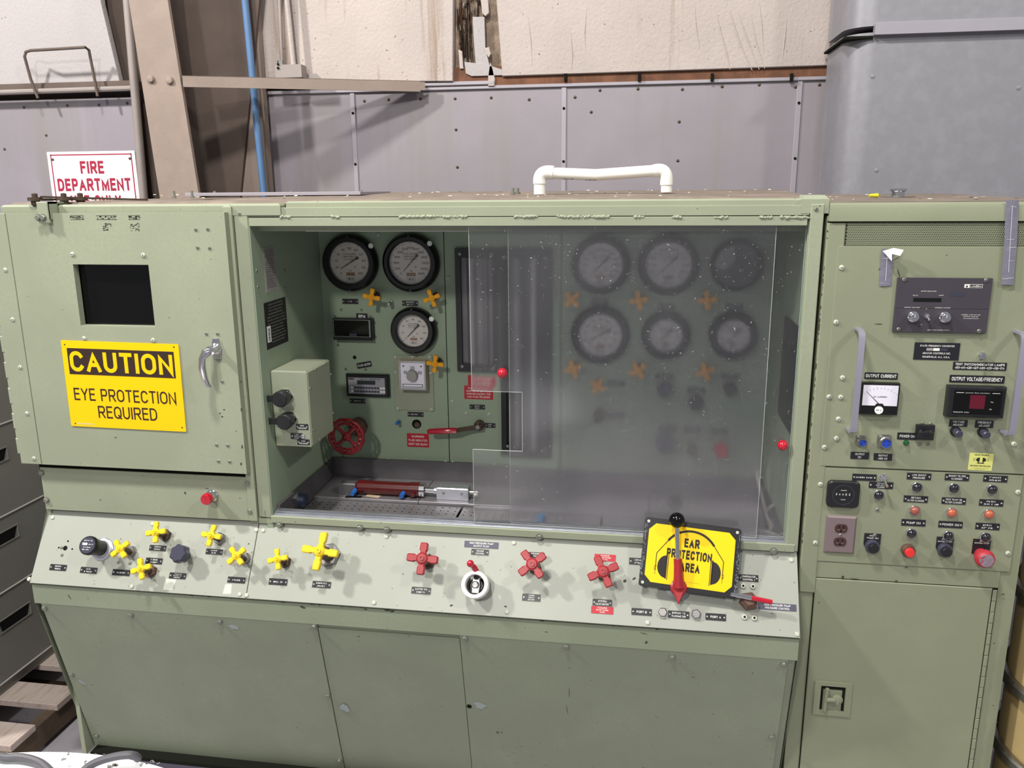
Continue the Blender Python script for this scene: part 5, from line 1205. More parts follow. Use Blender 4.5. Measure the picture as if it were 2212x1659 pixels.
for k in range(n):
    z=.09+k*(p3[2]-.095)/n; b.T=Matrix.Translation((0,0,0)); b.box(dx1+.002,dx1+.012,z+.0008,z+(p3[2]-.095)/n-.0008,.0,.005 if k%2 else .0044,0,.001)
put('piano_hinge',b,['green_rack_shaded'],FRK,(0,0),0,parent=rd)
# recessed latch
u,v,w,h=rect(FRK,1760,1468,1834,1546)
b=MB(); framebox(b,-w/2,w/2,-h/2,h/2,-w*.33,w*.33,-h*.36,h*.38,.0,.004); b.box(-w*.34,w*.34,-h*.37,h*.39,-.0,.0005,0)
lt=put('paddle_latch',b,['green_rack_shaded'],FRK,(u,v),.0042,parent=rd,label='recessed T handle latch')
b=MB(); b.box(-w*.32,w*.32,h*.28,h*.37,.0006,.0014,1); b.box(w*.25,w*.32,-h*.34,h*.37,.0006,.0012,1); b.box(-w*.32,-w*.26,-h*.34,h*.3,.0006,.0012,1)  # dark strips paint the shade round the inside of the latch recess
b.tube([(-w*.2,-h*.33,.008),(-w*.17,h*.33,.008)],.0055,10,0); b.tube([(-w*.18,0,.008),(w*.05,0,.008)],[.008,.0055],10,0); b.T=Matrix.Translation((w*.12,-.001,.001)); b.lathe([(.016,0),(.016,.004),(.011,.008),(1e-5,.009)],16,0); b.T=I4; b.box(w*.09,w*.17,-h*.13,-h*.03,.009,.0105,0,.001)
put('latch_handle',b,['green_rack_shaded','gap'],FRK,(u,v),.0042,parent=lt)
# screws on the rack
screws(pan,FRK,[(1818,578),(1806,696),(1820,816),(1791,857),(1816,858),(1811,905),(1807,947),(1781,966),(2190,959)],fp,H1,'screw')
screws(pan,FRK,[(1772,1046),(1761,1172),(2199,1063),(2177,1195)],ip,H2,'screw')
screws(small,FRK,[(1895,1101),(1890,1156)],ip,H2,'screw')
# handles
def rackhandle(px,py0,px1,py1):
    h=.055; a=FRK.loc(px,py0,h); c=FRK.loc(px1,py1,h); x=(a[0]+c[0])/2
    b=MB(); y1,y0=a[1],c[1]; P=[(0,y1-.0,0),(0,y1-.0,h*.7),(0,y1-.006,h*.93),(0,y1-.018,h),(0,y0+.018,h),(0,y0+.006,h*.93),(0,y0,h*.7),(0,y0,0)]
    vs=[];fs=[]
    for i,p in enumerate(P):
        q=P[min(i+1,len(P)-1)];o_=P[max(i-1,0)]; d=Vector((0,q[1]-o_[1],q[2]-o_[2])).normalized(); nn=Vector((0,-d.z,d.y))*.003
        for sx,s in ((-.0075,-1),(.0075,-1),(.0075,1),(-.0075,1)): vs.append((sx,p[1]+nn.y*s,p[2]+nn.z*s))
    for i in range(len(P)-1):
        for k in range(4): j=(k+1)%4; fs.append((4*i+k,4*i+j,4*i+4+j,4*i+4+k))
    b.add(vs,fs,0)
    return put('pull_handle',b,['handlealu'],FRK,(x,0),H1,parent=rack,label='lilac grey aluminium pull handle')
rackhandle(1862,716,1842,936); rackhandle(2211,722,2185,942)
# power supply module
c4=[(1941,600),(2146,601),(2130,720),(1927,717)]
FP=FRK.off(H1)
uv=[FP.loc(*q,.008) for q in c4]; w=((uv[1][0]-uv[0][0])+(uv[2][0]-uv[3][0]))/2; h=((uv[0][1]-uv[3][1])+(uv[1][1]-uv[2][1]))/2; cu=sum(q[0] for q in uv)/4; cv=sum(q[1] for q in uv)/4
b=MB(); b.box(-w/2,w/2,-h/2,h/2,0,.0072,0,.001); b.box(-w/2,w/2,-h*.06,h/2,.0071,.008,0,.0005); b.box(-w/2,w/2,-h/2,-h*.075,.0071,.008,0,.0005)
ps=put('power_supply',b,['psu'],FP,(cu,cv),0,parent=rack,label='dark grey bench power supply module')
b=MB(); z=.0084
L=lambda px,py:(lambda q:(q[0]-cu,q[1]-cv))(FP.loc(px,py,.008))
x,y=L(2103,618); b.box(x-.021,x+.021,y-.0045,y+.0045,.008,.0086,1); b.box(x-.009,x+.020,y-.0036,y+.0036,.0086,.0088,2); b.text('LAMBDA',x+.0055,y,.009,.004,1,w=.026,bold=.01); b.add([(x-.0185,y-.003,.0088),(x-.0125,y-.003,.0088),(x-.0155,y+.003,.0088)],[(0,1,2)],2)
def T(t,px,py,hh_,wd=None,sc=False):
    x,y=L(px,py)
    if sc: b.scrib(x,y,z,wd,hh_,1,int(px))
    else: b.text(t,x,y,z,hh_,1,w=wd)
T('METER SELECTION',2006,629,.0022,.036); T('VOLTS',1977,638,.002,.012); T('AMPS',2033,638,.002,.011); T('OUTPUT VOLTAGE',1970,664,.002,.036); T('CURRENT LIMITED',2036,665,.002,.036); T('ON',2001,667,.0018); T('OFF',1990,701,.0018)
T('MODEL LCS-CC-28',2097,680,.002,.044); T('OUTPUT 0-32 DC',2097,684,.002,.034); T('~',2097,688,.0018,.036,True); T('REGULATED POWER SUPPLY',2027,713,.002,.052)
put('panel_print',b,['psu','ink','dark','knobgrey'],FP,(cu,cv),0,parent=ps); b=MB(); x,y=L(2068,637); b.box(x-.018,x+.018,y-.0045,y+.0045,.008,.0084,0); put('rating_label',b,['knobgrey'],FP,(cu,cv),0,parent=ps); b=MB(); x,y=L(2003,648); b.box(x-.033,x+.033,y-.005,y+.005,.0066,.0083,0); put('display_slot',b,['dark'],FP,(cu,cv),0,parent=ps); 
for px,py,r0,lab in ((1970,683,.0135,''),(2038,684,.0135,'')):
    x,y=L(px,py); b=MB(); b.lathe([(r0,.008),(r0,.018),(r0*.8,.02),(r0*.8,.03),(r0*.72,.031)],24,0); b.lathe([(r0*.72,.0305),(1e-5,.0308)],20,1); b.quad(-.0006,.0006,0,r0*.6,.0312,2); put('control_knob',b,['chrome','black','ink'],FP,(cu+x,cv+y),0,-.0,parent=ps)
x,y=L(2001,682); b=MB(); b.lathe([(.0065,.008),(.0065,.014)],14,0); b.tube([(0,0,.014),(.002,-.008,.026)],[.002,.0028],8,0); put('toggle',b,['chrome'],FP,(cu+x,cv+y),0,parent=ps)
for px,py in ((1953,604),(2130,605),(1941,711),(2115,715)): put('screw',small,None,FP,FP.loc(px,py,.008),.008,parent=ps)
RPn=lambda *a,**k:nameplate(FP,*a,**dict(dict(parent=rack,scr_=False,edge=False,fs=1.0,tw=.92,name='engraved_label'),**k))
RPn(2023,759,98,37,['STATIC FREQUENCY CONVERTER',None,'ABACUS CONTROLS INC.','SOMERVILLE, N.J., U.S.A.'],edge=True,tw=.76,fs=.8)
u,v=FP.loc(2024,755,.0014); b=MB(); b.box(-.025,-.010,-.0035,.0035,0,.0004,0); b.box(-.009,.006,-.0035,.0035,0,.0004,1); b.box(.007,.025,-.0035,.0035,0,.0004,2); put('label_tab',b,['dialgrey','ink','knobgrey'],FP,(u,v),.0014,parent=rack)
RPn(2116,791,116,17,['TEST SWITCH/INDICATOR LAMPS','401-411-425-427-428-429-430-174'],fs=1.15,bold=.01)
RPn(1903,812,72,14,['OUTPUT CURRENT'],bold=.01); RPn(2110,819,119,16,['OUTPUT VOLTAGE/FREQENCY'],bold=.01)
RPn(2070,914,40,15,['VOLTAGE','ADJUST'],fs=1.1,tw=.62); RPn(2126,916,40,16,['FREQENCY','ADJUST'],fs=1.1,tw=.72)
RPn(1959,942,42,15,['POWER ON'],tw=.75,fs=.7); RPn(1857,984,40,15,['OUTPUT','DC'],fs=1.1,tw=.5); RPn(1907,987,40,15,['OUTPUT','400 HZ'],fs=1.1,tw=.5)
toggle(FP,2121,768,rack,3.0,1.0)
# ammeter
u,v,w,h=rect(FP,1859,827,1942,898,.02); w*=.93
b=MB(); b.box(-w/2,w/2,-h/2,h/2,0,.02,0,.003); am=put('ammeter',b,['bakelite'],FP,(u,v),0,parent=rack,label='analogue output current meter')
b=MB(); b.box(-w*.45,w*.45,-h*.2,h*.44,.02,.0215,0); zz=.0218
b.prism([(-w*.12,-h*.2),(w*.12,-h*.2),(w*.08,-h*.13),(-w*.08,-h*.13)],.0215,.022,1)
for k in range(11):
    t=math.radians(140-k*10); R0,R1=h*.50,h*.55+(h*.02 if k%2==0 else 0); c_,s_=math.cos(t),math.sin(t); b.add([(R0*c_*1.15-.0003,-h*.18+R0*s_,zz),(R0*c_*1.15+.0003,-h*.18+R0*s_,zz),(R1*c_*1.15+.0003,-h*.18+R1*s_,zz),(R1*c_*1.15-.0003,-h*.18+R1*s_,zz)],[(0,1,2,3)],1)
b.text('DC AMPERES',0,h*.08,zz,h*.045,1,w=w*.35); b.lathe([(1e-4,0)],3,1) if 0 else None
d=Vector((-w*.36,h*.27+.0)); b.add([(-.0004-.002,-h*.15,zz+.0004),(.0002,-h*.15,zz+.0004),(-w*.37,h*.25,zz+.0004),(-w*.38,h*.25,zz+.0004)],[(0,1,2,3)],1)
b.T=Matrix.Translation((0,-h*.34,.0202)); b.lathe([(h*.125,0),(h*.125,.0015)],20,2); b.T=I4; b.scrib(0,-h*.34,.0219,h*.16,.003,1,2)
put('meter_face',b,['meter_face','inkblack','white'],FP,(u,v),0,parent=am)
# digital meter
u,v,w,h=rect(FP,2047,834,2172,905,.022); w*=.94
b=MB(); b.box(-w/2,w/2,-h/2,h/2,0,.022,0,.004); dm=put('frequency_meter',b,['black'],FP,(u,v),0,parent=rack,label='black digital volt and frequency meter')
b=MB(); b.box(-w*.40,w*.42,-h*.38,h*.38,.022,.023,0); b.box(-w*.12,w*.14,-h*.2,h*.24,.023,.0234,1); zz=.0236
b.text('power line monitor',.0,h*.31,zz,.0024,2,w=w*.42); b.quad(-w*.37,-w*.24,h*.30,h*.315,zz,2); b.quad(w*.25,w*.38,h*.30,h*.315,zz,2); b.text('Vac',w*.26,h*.03,zz,.003,2,w=.007); b.text('Hz',w*.25,-h*.2,zz,.003,2,w=.0055); b.scrib(-w*.25,-h*.32,zz,w*.28,.003,2,8)
put('display_window',b,['black_gloss','redlcd','ink'],FP,(u,v),0,parent=dm)
# round connectors
def conn(px,py,r_,pins):
    u,v=FP.loc(px,py,.025); R=r_; b=MB(); b.prism(rr(R*2.5,R*2.5,.002,2),0,.003,0); b.lathe([(R*1.15,.003),(R*1.15,.018),(R*1.0,.02),(R*1.0,.026),(R*.86,.026),(R*.86,.022)],24,0)
    for sx in (-1,1):
        for sy in (-1,1): b.T=Matrix.Translation((sx*R*1.0,sy*R*1.0,.003)); b.lathe([(.0022,0),(.0022,.001),(1e-5,.0015)],8,2)
    b.T=I4; b.lathe([(R*.86,.0225),(R*.86,.0235)],20,1)
    for k in range(pins): t=2*PI*k/pins+.785; b.T=Matrix.Translation((R*.42*math.cos(t),R*.42*math.sin(t),.0236)); b.lathe([(.0016,0),(.0016,.0003)],8,3)
    put('round_connector',b,['steel','blueinsert','screw','inkblack'],FP,(u,v),0,parent=rack,label='round connector with blue insert')
conn(1864,957,.0105,2); conn(1915,958,.0135,4)
u,v=FP.loc(1959,958,.008); b=MB(); b.lathe([(.0075,0),(.0075,.004)],16,0); b.lathe([(.006,.004),(.0055,.009),(.003,.012),(1e-5,.0125)],16,0); put('pilot_lamp',b,['lens_green'],FP,(u,v),0,parent=rack,label='small green pilot lamp')
# breaker
u,v,w,h=rect(FP,1981,918,2017,951,.01); b=MB(); b.box(-w/2,w/2,-h/2,h/2,0,.010,0,.001); b.box(-w*.45,w*.45,-h*.40,h*.1,.010,.016,0,.003); b.box(-w*.12,w*.12,-h*.1,h*.2,.01,.022,0,.002); b.text('OFF',-w*.28,h*.12,.0104,.0022,1); b.text('OFF',w*.28,h*.12,.0104,.0022,1); put('circuit_breaker',b,['black','dialgrey'],FP,(u,v),0,parent=rack,label='black rocker circuit breaker')
screws(small,FP,[(1992,915),(2010,916),(1987,959),(2005,959)],fp)
for px,py in ((2072,938),(2132,940)):
    u,v=FP.loc(px,py,.03); b=MB(); b.lathe([(.013,0),(.013,.008)],18,1); b.lathe([(.0095,.008),(.0092,.03),(.0075,.032),(1e-5,.032)],20,0); put('trim_knob',b,['knobgrey','black'],FP,(u,v),0,parent=rack)
# hearing sticker
u,v,w,h=rect(FP,2095,978,2142,1017); b=MB(); b.box(-w/2,w/2,-h/2,h/2,0,.0004,0); z=.0006
b.text('WEAR DOUBLE',0,h*.40,z,.0036,1,w=w*.6,bold=.02); b.text('HEARING PROTECTION',0,-h*.24,z,.0036,1,w=w*.85,bold=.02); b.scrib(0,-h*.38,z,w*.75,.001,1,4); b.scrib(0,-h*.43,z,w*.4,.001,1,6)
for s in (-1,1):
    cup=[(s*(w*.06+w*.15*math.sin(PI*k/10)),h*.12+h*.13*math.cos(PI*k/10)) for k in range(11)]; b.add([(x,y,z) for x,y in cup],[tuple(range(11)) if s<0 else tuple(reversed(range(11)))],1)
    for k in range(2): b.quad(s*w*(.26+.05*k)-.0004,s*w*(.26+.05*k)+.0004,h*.04,h*.2,z,1)
b.prism([(-w*.16,-h*.1),(w*.16,-h*.1),(w*.1,-h*.02),(0,-h*.06),(-w*.12,-h*.02)],.0004,.0006,1)
put('hearing_sticker',b,['stickeryellow','inkblack'],FP,(u,v),.0002,-.01,parent=rack,label='pale yellow WEAR DOUBLE HEARING PROTECTION sticker')
# indicator panel
FI=FRK.off(H2)
IN=lambda *a,**k:nameplate(FI,*a,**dict(dict(parent=rack),**k))
for px,py,l in ((1867,1031,['~.7']),(1903,1048,['TEST PUMP','INLET FILTER','CLOGGED']),(1985,1029,['LOW BOOST','PRESSURE']),(2067,1031,['BOOST FILTER','CLOGGED']),(2150,1034,['~.5','~.5']),(1978,1078,['RETURN','FILTER CLOGGED']),(2060,1082,['TEST PUMP OIL','FILTER CLOGGED']),(2141,1086,['~.4','~.6']),(1973,1129,['PUMP ON']),(2053,1133,['POWER ON']),(2133,1137,['~.4','~.5'])): IN(px,py,52,14,l,fs=1.05)
def lampi(px,py,m,lab):
    u,v=FI.loc(px,py,.012); b=MB(); b.ring(.0145,.0118,0,.007,24,0,.001); o=put('indicator_lamp',b,['chrome'],FI,(u,v),0,parent=rack,label=lab)
    b=MB(); b.lathe([(.0118,.002),(.0116,.009),(.009,.0135),(.005,.0155),(1e-5,.016)],24,0); put('lens',b,[m],FI,(u,v),0,parent=o)
for px,py in ((1900,1072),(1983,1055),(2063,1057),(2146,1060),(1971,1155),(2051,1160),(2132,1163)): lampi(px,py,'lens_dark','unlit dark lens indicator lamp')
lampi(1978,1105,'lens_red','dull red lens indicator lamp'); lampi(2058,1110,'lens_amber','cracked orange lens indicator lamp'); lampi(2139,1113,'lens_amber','orange lens indicator lamp')
toggle(FI,1907,1031,rack,-1.3,1.1)
# hour meter
u,v,w,h=rect(FI,1788,1039,1856,1099,.012); w*=.96; b=MB(); b.prism(rr(w,h,.012),0,.012,0,.003); hm=put('hour_meter',b,['black'],FI,(u,v),0,parent=rack,label='rounded square black hour meter')
b=MB(); b.ring(w*.34,w*.32,.012,.0128,30,1); b.T=I4
for k,t in enumerate('34403'): b.text(t,-w*.22+k*w*.1,h*.02,.0126,h*.08,0)
b.text('HOURS',0,h*.17,.0126,.0025,0,w=w*.18); b.text('HOURS',0,-h*.18,.0126,.0022,0,w=w*.14); put('counter',b,['ink','knobgrey'],FI,(u,v),0,parent=hm)
# outlet
u,v,w,h=rect(FI,1783,1112,1846,1196); b=MB(); b.box(-w*.47,w*.47,-h/2,h/2,0,.006,0,.005); ou=put('power_outlet',b,['outletplate'],FI,(u,v),0,parent=rack,label='duplex power outlet with metal cover plate')
for s in (-1,1):
    b=MB(); P=[(.0165*math.cos(t),.0165*math.sin(t)) for t in [2*PI*k/32 for k in range(32)]]; P=[(x,max(-.0125,min(.0125,y))) for x,y in P]; b.prism(P,0,.0015,0,.0004)
    for x in (-.006,.006): b.box(x-.0011,x+.0011,.0005,.0085,.0015,.0019,1)
    b.box(-.0025,.0025,-.0085,-.0045,.0015,.0019,1); b.quad(-.010,-.003,-.0035,-.0025,.0019,2); b.quad(.003,.010,-.0035,-.0025,.0019,2); put('receptacle',b,['outlet','gap','dialgrey'],FI,(u,v+s*.0195),.006,parent=ou)
put('screw',small,None,FI,(u,v),.006,parent=ou)
# push buttons
def pushb(px,py,R,cap,lines,lab,plate=True,h=.024,base='knobgrey'):
    u,v=FI.loc(px,py,h); b=MB()
    if plate: b.prism([(-R*1.3,R*2.1),(-R*1.3,.2*R),(-R*.7,-R*1.1),(R*.7,-R*1.1),(R*1.3,.2*R),(R*1.3,R*2.1)][::1],0,.0015,2)
    b.lathe([(R*1.12,.0),(R*1.12,h*.55),(R*1.0,h*.7),(R*.8,h*.7)],26,0); b.lathe([(R*.78,h*.6),(R*.78,h),(R*.7,h+.002),(1e-5,h+.002)],24,1)
    if lines:
        for i,t in enumerate(lines): b.text(t,0,R*(1.75-.42*i),.002,R*.26,3,w=min(R*2.2,R*.25*len(t)))
    return put('push_button',b,[base,cap,'plate','ink'],FI,(u,v),0,parent=rack,label=lab)
pushb(1888,1186,.0165,'black',['NO.2','PUMP ON'],'black pump push button'); pushb(1966,1195,.0155,'button_red',None,'flat bright red push button',False,base='rustnut'); pushb(2046,1194,.0165,'black',['NO.1','SYSTEM START'],'black system start push button')
u,v=FI.loc(2132,1212,.045); b=MB(); b.lathe([(.016,0),(.016,.02),(.0235,.024),(.0245,.032),(.022,.040),(.018,.044)],28,0); b.lathe([(.0185,.0425),(.0175,.045),(1e-5,.0455)],26,1); b.prism([(-.022,.042),(-.022,.0),(.022,.0),(.022,.042)][::1],0,.0015,2); b.text('NO.5',0,.037,.0018,.004,3,w=.012); b.text('SYSTEM STOP',0,.031,.0018,.004,3,w=.036)
put('emergency_stop',b,['pinkworn','wornface','plate','ink'],FI,(u,v),0,parent=rack,label='large worn red mushroom stop button')
chips(FRK,[(1781,1520,3,8,0),(1768,1300,3,3,0),(2165,1282,10,3,0),(1820,1245,8,6,.3),(1846,1249,26,2,-.05),(1957,1224,10,3,0),(1935,1254,8,4,.2),(2146,1388,4,4,0),(2144,1522,6,1.5,0),(2152,1558,3,3,0),(1788,500,4,8,1),(1789,515,5,10,1)],.0047,parent=rack)
chips(FP,[(1900,581,8,2,.9),(1897,700,20,2,0),(1945,715,10,1.5,.3),(2045,551,3,2,0),(1941,590,2,26,.3)],.0005,parent=rack)
r=random.Random(12); chips(FF,[(1759-.078*(y-750)+r.uniform(-2,2)+8,y,r.uniform(2,4),r.uniform(4,18),0) for y in range(580,1180,14)],.0049,m='brassdark',parent=rack)
# ---- duct tape strips
def tape(label,pts,h,seed):
    t=thing('duct_tape_strip',label,'tape',FRK.M@Vector((*FRK.loc(*pts[0]),h)),'silver duct tape strips on the right cabinet')
    n=len(pts); b=MB(); r=random.Random(seed); w=.0145; vs=[];fs=[]
    P=[FRK.loc(x,y,h) for x,y in pts]; N=14; rows=[]
    for i in range(N+1):
        f_=i/N*(n-1); k=min(int(f_),n-2); q=f_-k; x=P[k][0]*(1-q)+P[k+1][0]*q; y=P[k][1]*(1-q)+P[k+1][1]*q
        rows.append((x,y)); z=[h+r.uniform(0,.0022) for _ in range(4)]
        vs+=[(x-w+r.uniform(-.0005,.0005),y,h),(x-w*.35,y,z[0]),(x+w*.3,y,z[1]),(x+w+r.uniform(-.0005,.0005),y,h)]
    for i in range(N):
        for k in range(3): fs.append((4*i+k+4,4*i+k+5,4*i+k+1,4*i+k))
    b.add(vs,fs,0); put('strip',b,['tape'],FRK,(0,0),0,parent=t)
    b=MB(); q0=rows[0][1]-rows[-1][1]
    for k in range(max(4,int(q0/.03))):
        f_=r.uniform(.03,.97)*(N-1e-3); i=int(f_); x=rows[i][0]+(rows[i+1][0]-rows[i][0])*(f_-i); y=rows[i][1]+(rows[i+1][1]-rows[i][1])*(f_-i)
        a=r.uniform(-w,-w*.2); c=r.uniform(w*.2,w); dy=r.uniform(-.002,.002); th=r.uniform(.0004,.0014)
        b.add([(x+a,y-dy,h+.0026),(x+c,y+dy,h+.0026),(x+c*.9,y+dy+th,h+.0028),(x+a*.9,y-dy+th,h+.0028)],[(0,1,2,3)],0)
    for f_ in (.4,): b.add([(rows[1][0]-.001,rows[1][1],h+.0026),(rows[N-2][0]-.001,rows[N-2][1],h+.0026),(rows[N-2][0]+.0002,rows[N-2][1],h+.0026),(rows[1][0]+.0002,rows[1][1],h+.0026)],[(0,1,2,3)],0)
    put('crease_glint',b,['tapecrease_glint'],FRK,(0,0),0,parent=t,kind='stuff'); return t  # pale quads paint in the highlights along the tape's creases
tape('long silver duct tape strip running down from the cabinet top at the right',[(2187,432),(2183,520),(2176,615)],.0125,1)
t2=tape('short silver duct tape strip with a folded white end above the power supply',[(1917,538),(1912,618)],.0075,2)
b=MB(); a=FRK.loc(1905,543,.02)
b.add([(0,0,.0),(.022,.008,.01),(.043,.004,.02),(.035,-.010,.024),(.018,-.006,.014),(.019,-.024,.016)],[(0,4,3,2,1),(0,5,4)],0); b.add([(.019,-.022,.015),(.036,-.010,.0235),(.034,-.018,.012),(.02,-.026,.006)],[(0,1,2,3)],1)
put('folded_end',b,['tapewhite','tape'],FRK,FRK.loc(1907,542,.012),.012,parent=t2,label='curled white underside')
# ================================================================= on top of the bench
# pvc handle
Yp=.42; z0_=1.984
pv=thing('pvc_pipe_handle','white PVC pipe handle with two elbows standing on top of the bench','handle',at(1300,412,Y=Yp))
def P3(px,py): q=at(px,py,Y=Yp); return Vector((q.x,q.y,q.z))
rp=RPX(Fr((0,Yp,0),X_,Z_),1200,380,13)
L0=P3(1166,413); L0.z=z0_; L1=P3(1166,372); L2=P3(1190,372); M1=P3(1290,378); M0=P3(1192,374); R2=P3(1412,369); R1=P3(1440,366); R0=P3(1440,410); R0.z=z0_+.004
def elbow(a,c,d,r_):
    b=MB(); pts=[]; 
    for k in range(9): t=k/8; pts.append(tuple((1-t)**2*a+2*t*(1-t)*c+t*t*d))
    b.tube([tuple(a+(a-c)*.35)]+pts+[tuple(d+(d-c)*.35)],r_,18,0); return b
world('elbow',elbow(L0.lerp(L1,.62),L1+Vector((0,0,.002)),L1.lerp(P3(1215,373),.45),rp*1.12),['pvc'],pv)
world('elbow',elbow(R0.lerp(R1,.5),R1+Vector((0,0,.002)),R1.lerp(R2,.75),rp*1.05),['pvc'],pv)
b=MB(); b.tube([tuple(L0),tuple(L0.lerp(L1,.5))],rp*1.0,18,0); world('pipe',b,['pvc'],pv)
b=MB(); b.tube([tuple(R0),tuple(R0.lerp(R1,.5))],rp*.92,18,0); world('pipe',b,['pvc'],pv)
b=MB(); b.tube([tuple(M0),tuple(M1)],rp*.93,18,0); q=P3(1292,379); world('pipe',b,['pvc'],pv)
b=MB(); b.tube([tuple(P3(1286,378)),tuple(R2)],rp*.93,18,0); world('pipe',b,['pvc'],pv)
FPv=Fr((0,Yp-rp*.62,0),X_,Z_)
b=MB(); u,v=FPv.loc(1227,387); b.scrib(u,v,0,.035,.0035,0,5); u,v=FPv.loc(1276,389); b.scrib(u,v,0,.035,.0035,0,6); u,v=FPv.loc(1160,412); b.scrib(u,v,-.006,.018,.005,0,7); put('pipe_print',b,['inkblack'],FPv,(0,0),0,parent=pv)
# cover plate on the bench top
a=at(395,425,Z=1.986); 
cp=thing('cover_plate','flat pale cover plate lying on the bench top behind the left door','plate',(-1.2,.5,1.99))
xl_=at(400,424,Y=.42).x; xr_=at(818,416,Y=.55).x
b=MB(); b.box(xl_,xr_-.02,.42,.75,1.9865,1.9965,0,.001); world('plate',b,['walltrim'],cp)
for x,y in ((.08,.05),(.35,.06),(.6,.04)): b=MB(); b.T=Matrix.Translation((xl_+x,.42+y,1.9965)); b.lathe([(.005,0),(.005,.004),(1e-5,.006)],8,0); world('stud',b,['screw'],cp)
for i,(px,yy,lab) in enumerate(((1108,.4,'left one of two small grey bolts standing on the bench top'),(1118,.48,'right one of two small grey bolts standing on the bench top'))):
    q=at(px,410,Y=yy); b=MB(); b.lathe([(.009,0),(.009,.006),(.005,.006),(.005,.020),(1e-5,.022)],8,0); link('loose_bolt',b.mesh('loose_bolt',['screw']),Matrix.Translation((q.x,yy,1.984)),None,label=lab,category='bolt',group='loose bolts on the bench top')
for i,(px,yy,lab) in enumerate(((376,.3,'left one of two studs on the bench top before the column'),(415,.34,'right one of two studs on the bench top before the column'))):
    q=at(px,420,Y=yy); b=MB(); b.lathe([(.007,0),(.007,.004),(.004,.004),(.004,.022),(1e-5,.023)],8,0); link('loose_bolt',b.mesh('loose_bolt',['screw']),Matrix.Translation((q.x,yy,1.981)),None,label=lab,category='bolt',group='studs on the bench top')
# debris
b=MB(); r=random.Random(21)
for k in range(150):
    x=r.uniform(XL+.05,1.0); y=r.uniform(.08,.8); z=(1.9755+.0215*y+.0012) if x<XR else zc1+.012*y/.85+.001; s=r.uniform(.0015,.006); zz=r.uniform(.0004,.002)
    b.add([(x,y,z),(x+s*2,y+s*.3,z),(x+s*1.6,y+s,z+zz),(x-.2*s,y+s*.8,z+zz)],[(0,1,2,3)],r.choice((0,0,1,2)))
world('debris',b,['chip_light','chip','dusttop'],None,kind='stuff',label='scattered paint flakes and grit on top of the bench',category='debris')
# chrome cap on the rack top + yellow wire nut
q=at(1941,400,Y=.45); zr_=zc1+.007
cc=thing('chrome_cap','chromed round pipe cap with washer on top of the right cabinet','cap',(q.x,.45,zr_))
b=MB(); b.lathe([(.05,0),(.05,.0015),(.02,.002)],28,0); link('washer',b.mesh('washer',['steel']),Matrix.Translation((q.x,.45,zr_)),cc)
b=MB(); b.lathe([(.019,.002),(.019,.016),(.024,.018),(.024,.024),(.017,.027),(1e-5,.027)],16,0); link('cap_body',b.mesh('cap_body',['chrome']),Matrix.Translation((q.x,.45,zr_)),cc)
q=at(1889,402,Y=.35); b=MB(); b.tube([(q.x-.012,.35,zr_+.006),(q.x+.012,.352,zr_+.006)],[.004,.0065],10,0); o=world('wire_nut',b,['yellowwire'],None,label='tiny yellow wire connector lying on top of the right cabinet',category='connector')
# ================================================================= left: drawer cabinet on pallet
zp=.135
Xf=at(0,1500,Z=zp).x; 
fc=thing('drawer_cabinet','tall grey drawer cabinet standing on a wooden pallet left of the bench','cabinet',(Xf-.25,1.2,zp))
zs=[zp]+[at(0,y,X=Xf).z for y in (1470,1277,1118,918,727)]
while zs[-1]<1.5: zs.append(zs[-1]+.29)
zs=[zp, at(0,1470,X=Xf).z, at(0,1277,X=Xf).z, at(0,915,X=Xf).z, at(0,728,X=Xf).z]
b=MB(); b.box(Xf-.45,Xf-.006,-.1,2.0-.6,zp,1.32,0,.004); world('carcass',b,['cabinetgrey'],fc)
FCb=Fr((Xf,0,0),Y_,Z_)
E=[(0,1470),(0,1277),(0,1118),(0,918),(0,728)]
Z4=[FCb.loc(*p)[1] for p in E]
def level(y): return at(0,y,X=Xf)
# drawers: (bottom z, top z)
zz_=[at(60,1430,X=Xf).z, at(60,1242,X=Xf).z, at(60,1085,X=Xf).z, at(20,908,X=Xf).z, at(4,728,X=Xf).z]
b=MB(); b.box(-.1,1.4,zp,zz_[0]-.003,0,.006,0,.001); put('base_rail',b,['cabinetgrey'],FCb,(0,0),0,parent=fc)
hp=[(at(60,1335,X=Xf)),(at(20,1150,X=Xf)),(at(5,983,X=Xf)),None]
tops=zz_[1:]+[zz_[-1]+.02]
for i in range(4):
    b=MB(); b.box(-.1,1.4,zz_[i]+.003,tops[i]-.003,0,.012,0,.002)
    d=put('drawer',b,['cabinetgrey'],FCb,(0,0),0,parent=fc)
    b=MB(); b.box(-.1,1.4,zz_[i]-.001,zz_[i]+.004,.004,.016,0,.001); put('drawer_edge',b,['cabinetlight'],FCb,(0,0),0,parent=d)
    hz=tops[i]-.045-(.0 if i!=1 else .0)
    gp=((65,1300),(38,1133),(15,966),None)[i]
    yr=FCb.loc(*gp,.012)[0] if gp else -.1
    if gp: hz=FCb.loc(gp[0],gp[1]+12,.012)[1]
    for yy in (yr-.085,yr+.5):
        b=MB(); b.prism([(-.07,-.022),(.06,-.022),(.08,.022),(-.08,.022)],0,.001,0); framebox(b,-.085,.085,-.027,.026,-.08,.08,-.022,.022,0,.003,1); put('recessed_grip',b,['dark','cabinetgrey'],FCb,(yy,hz),.012,parent=d)
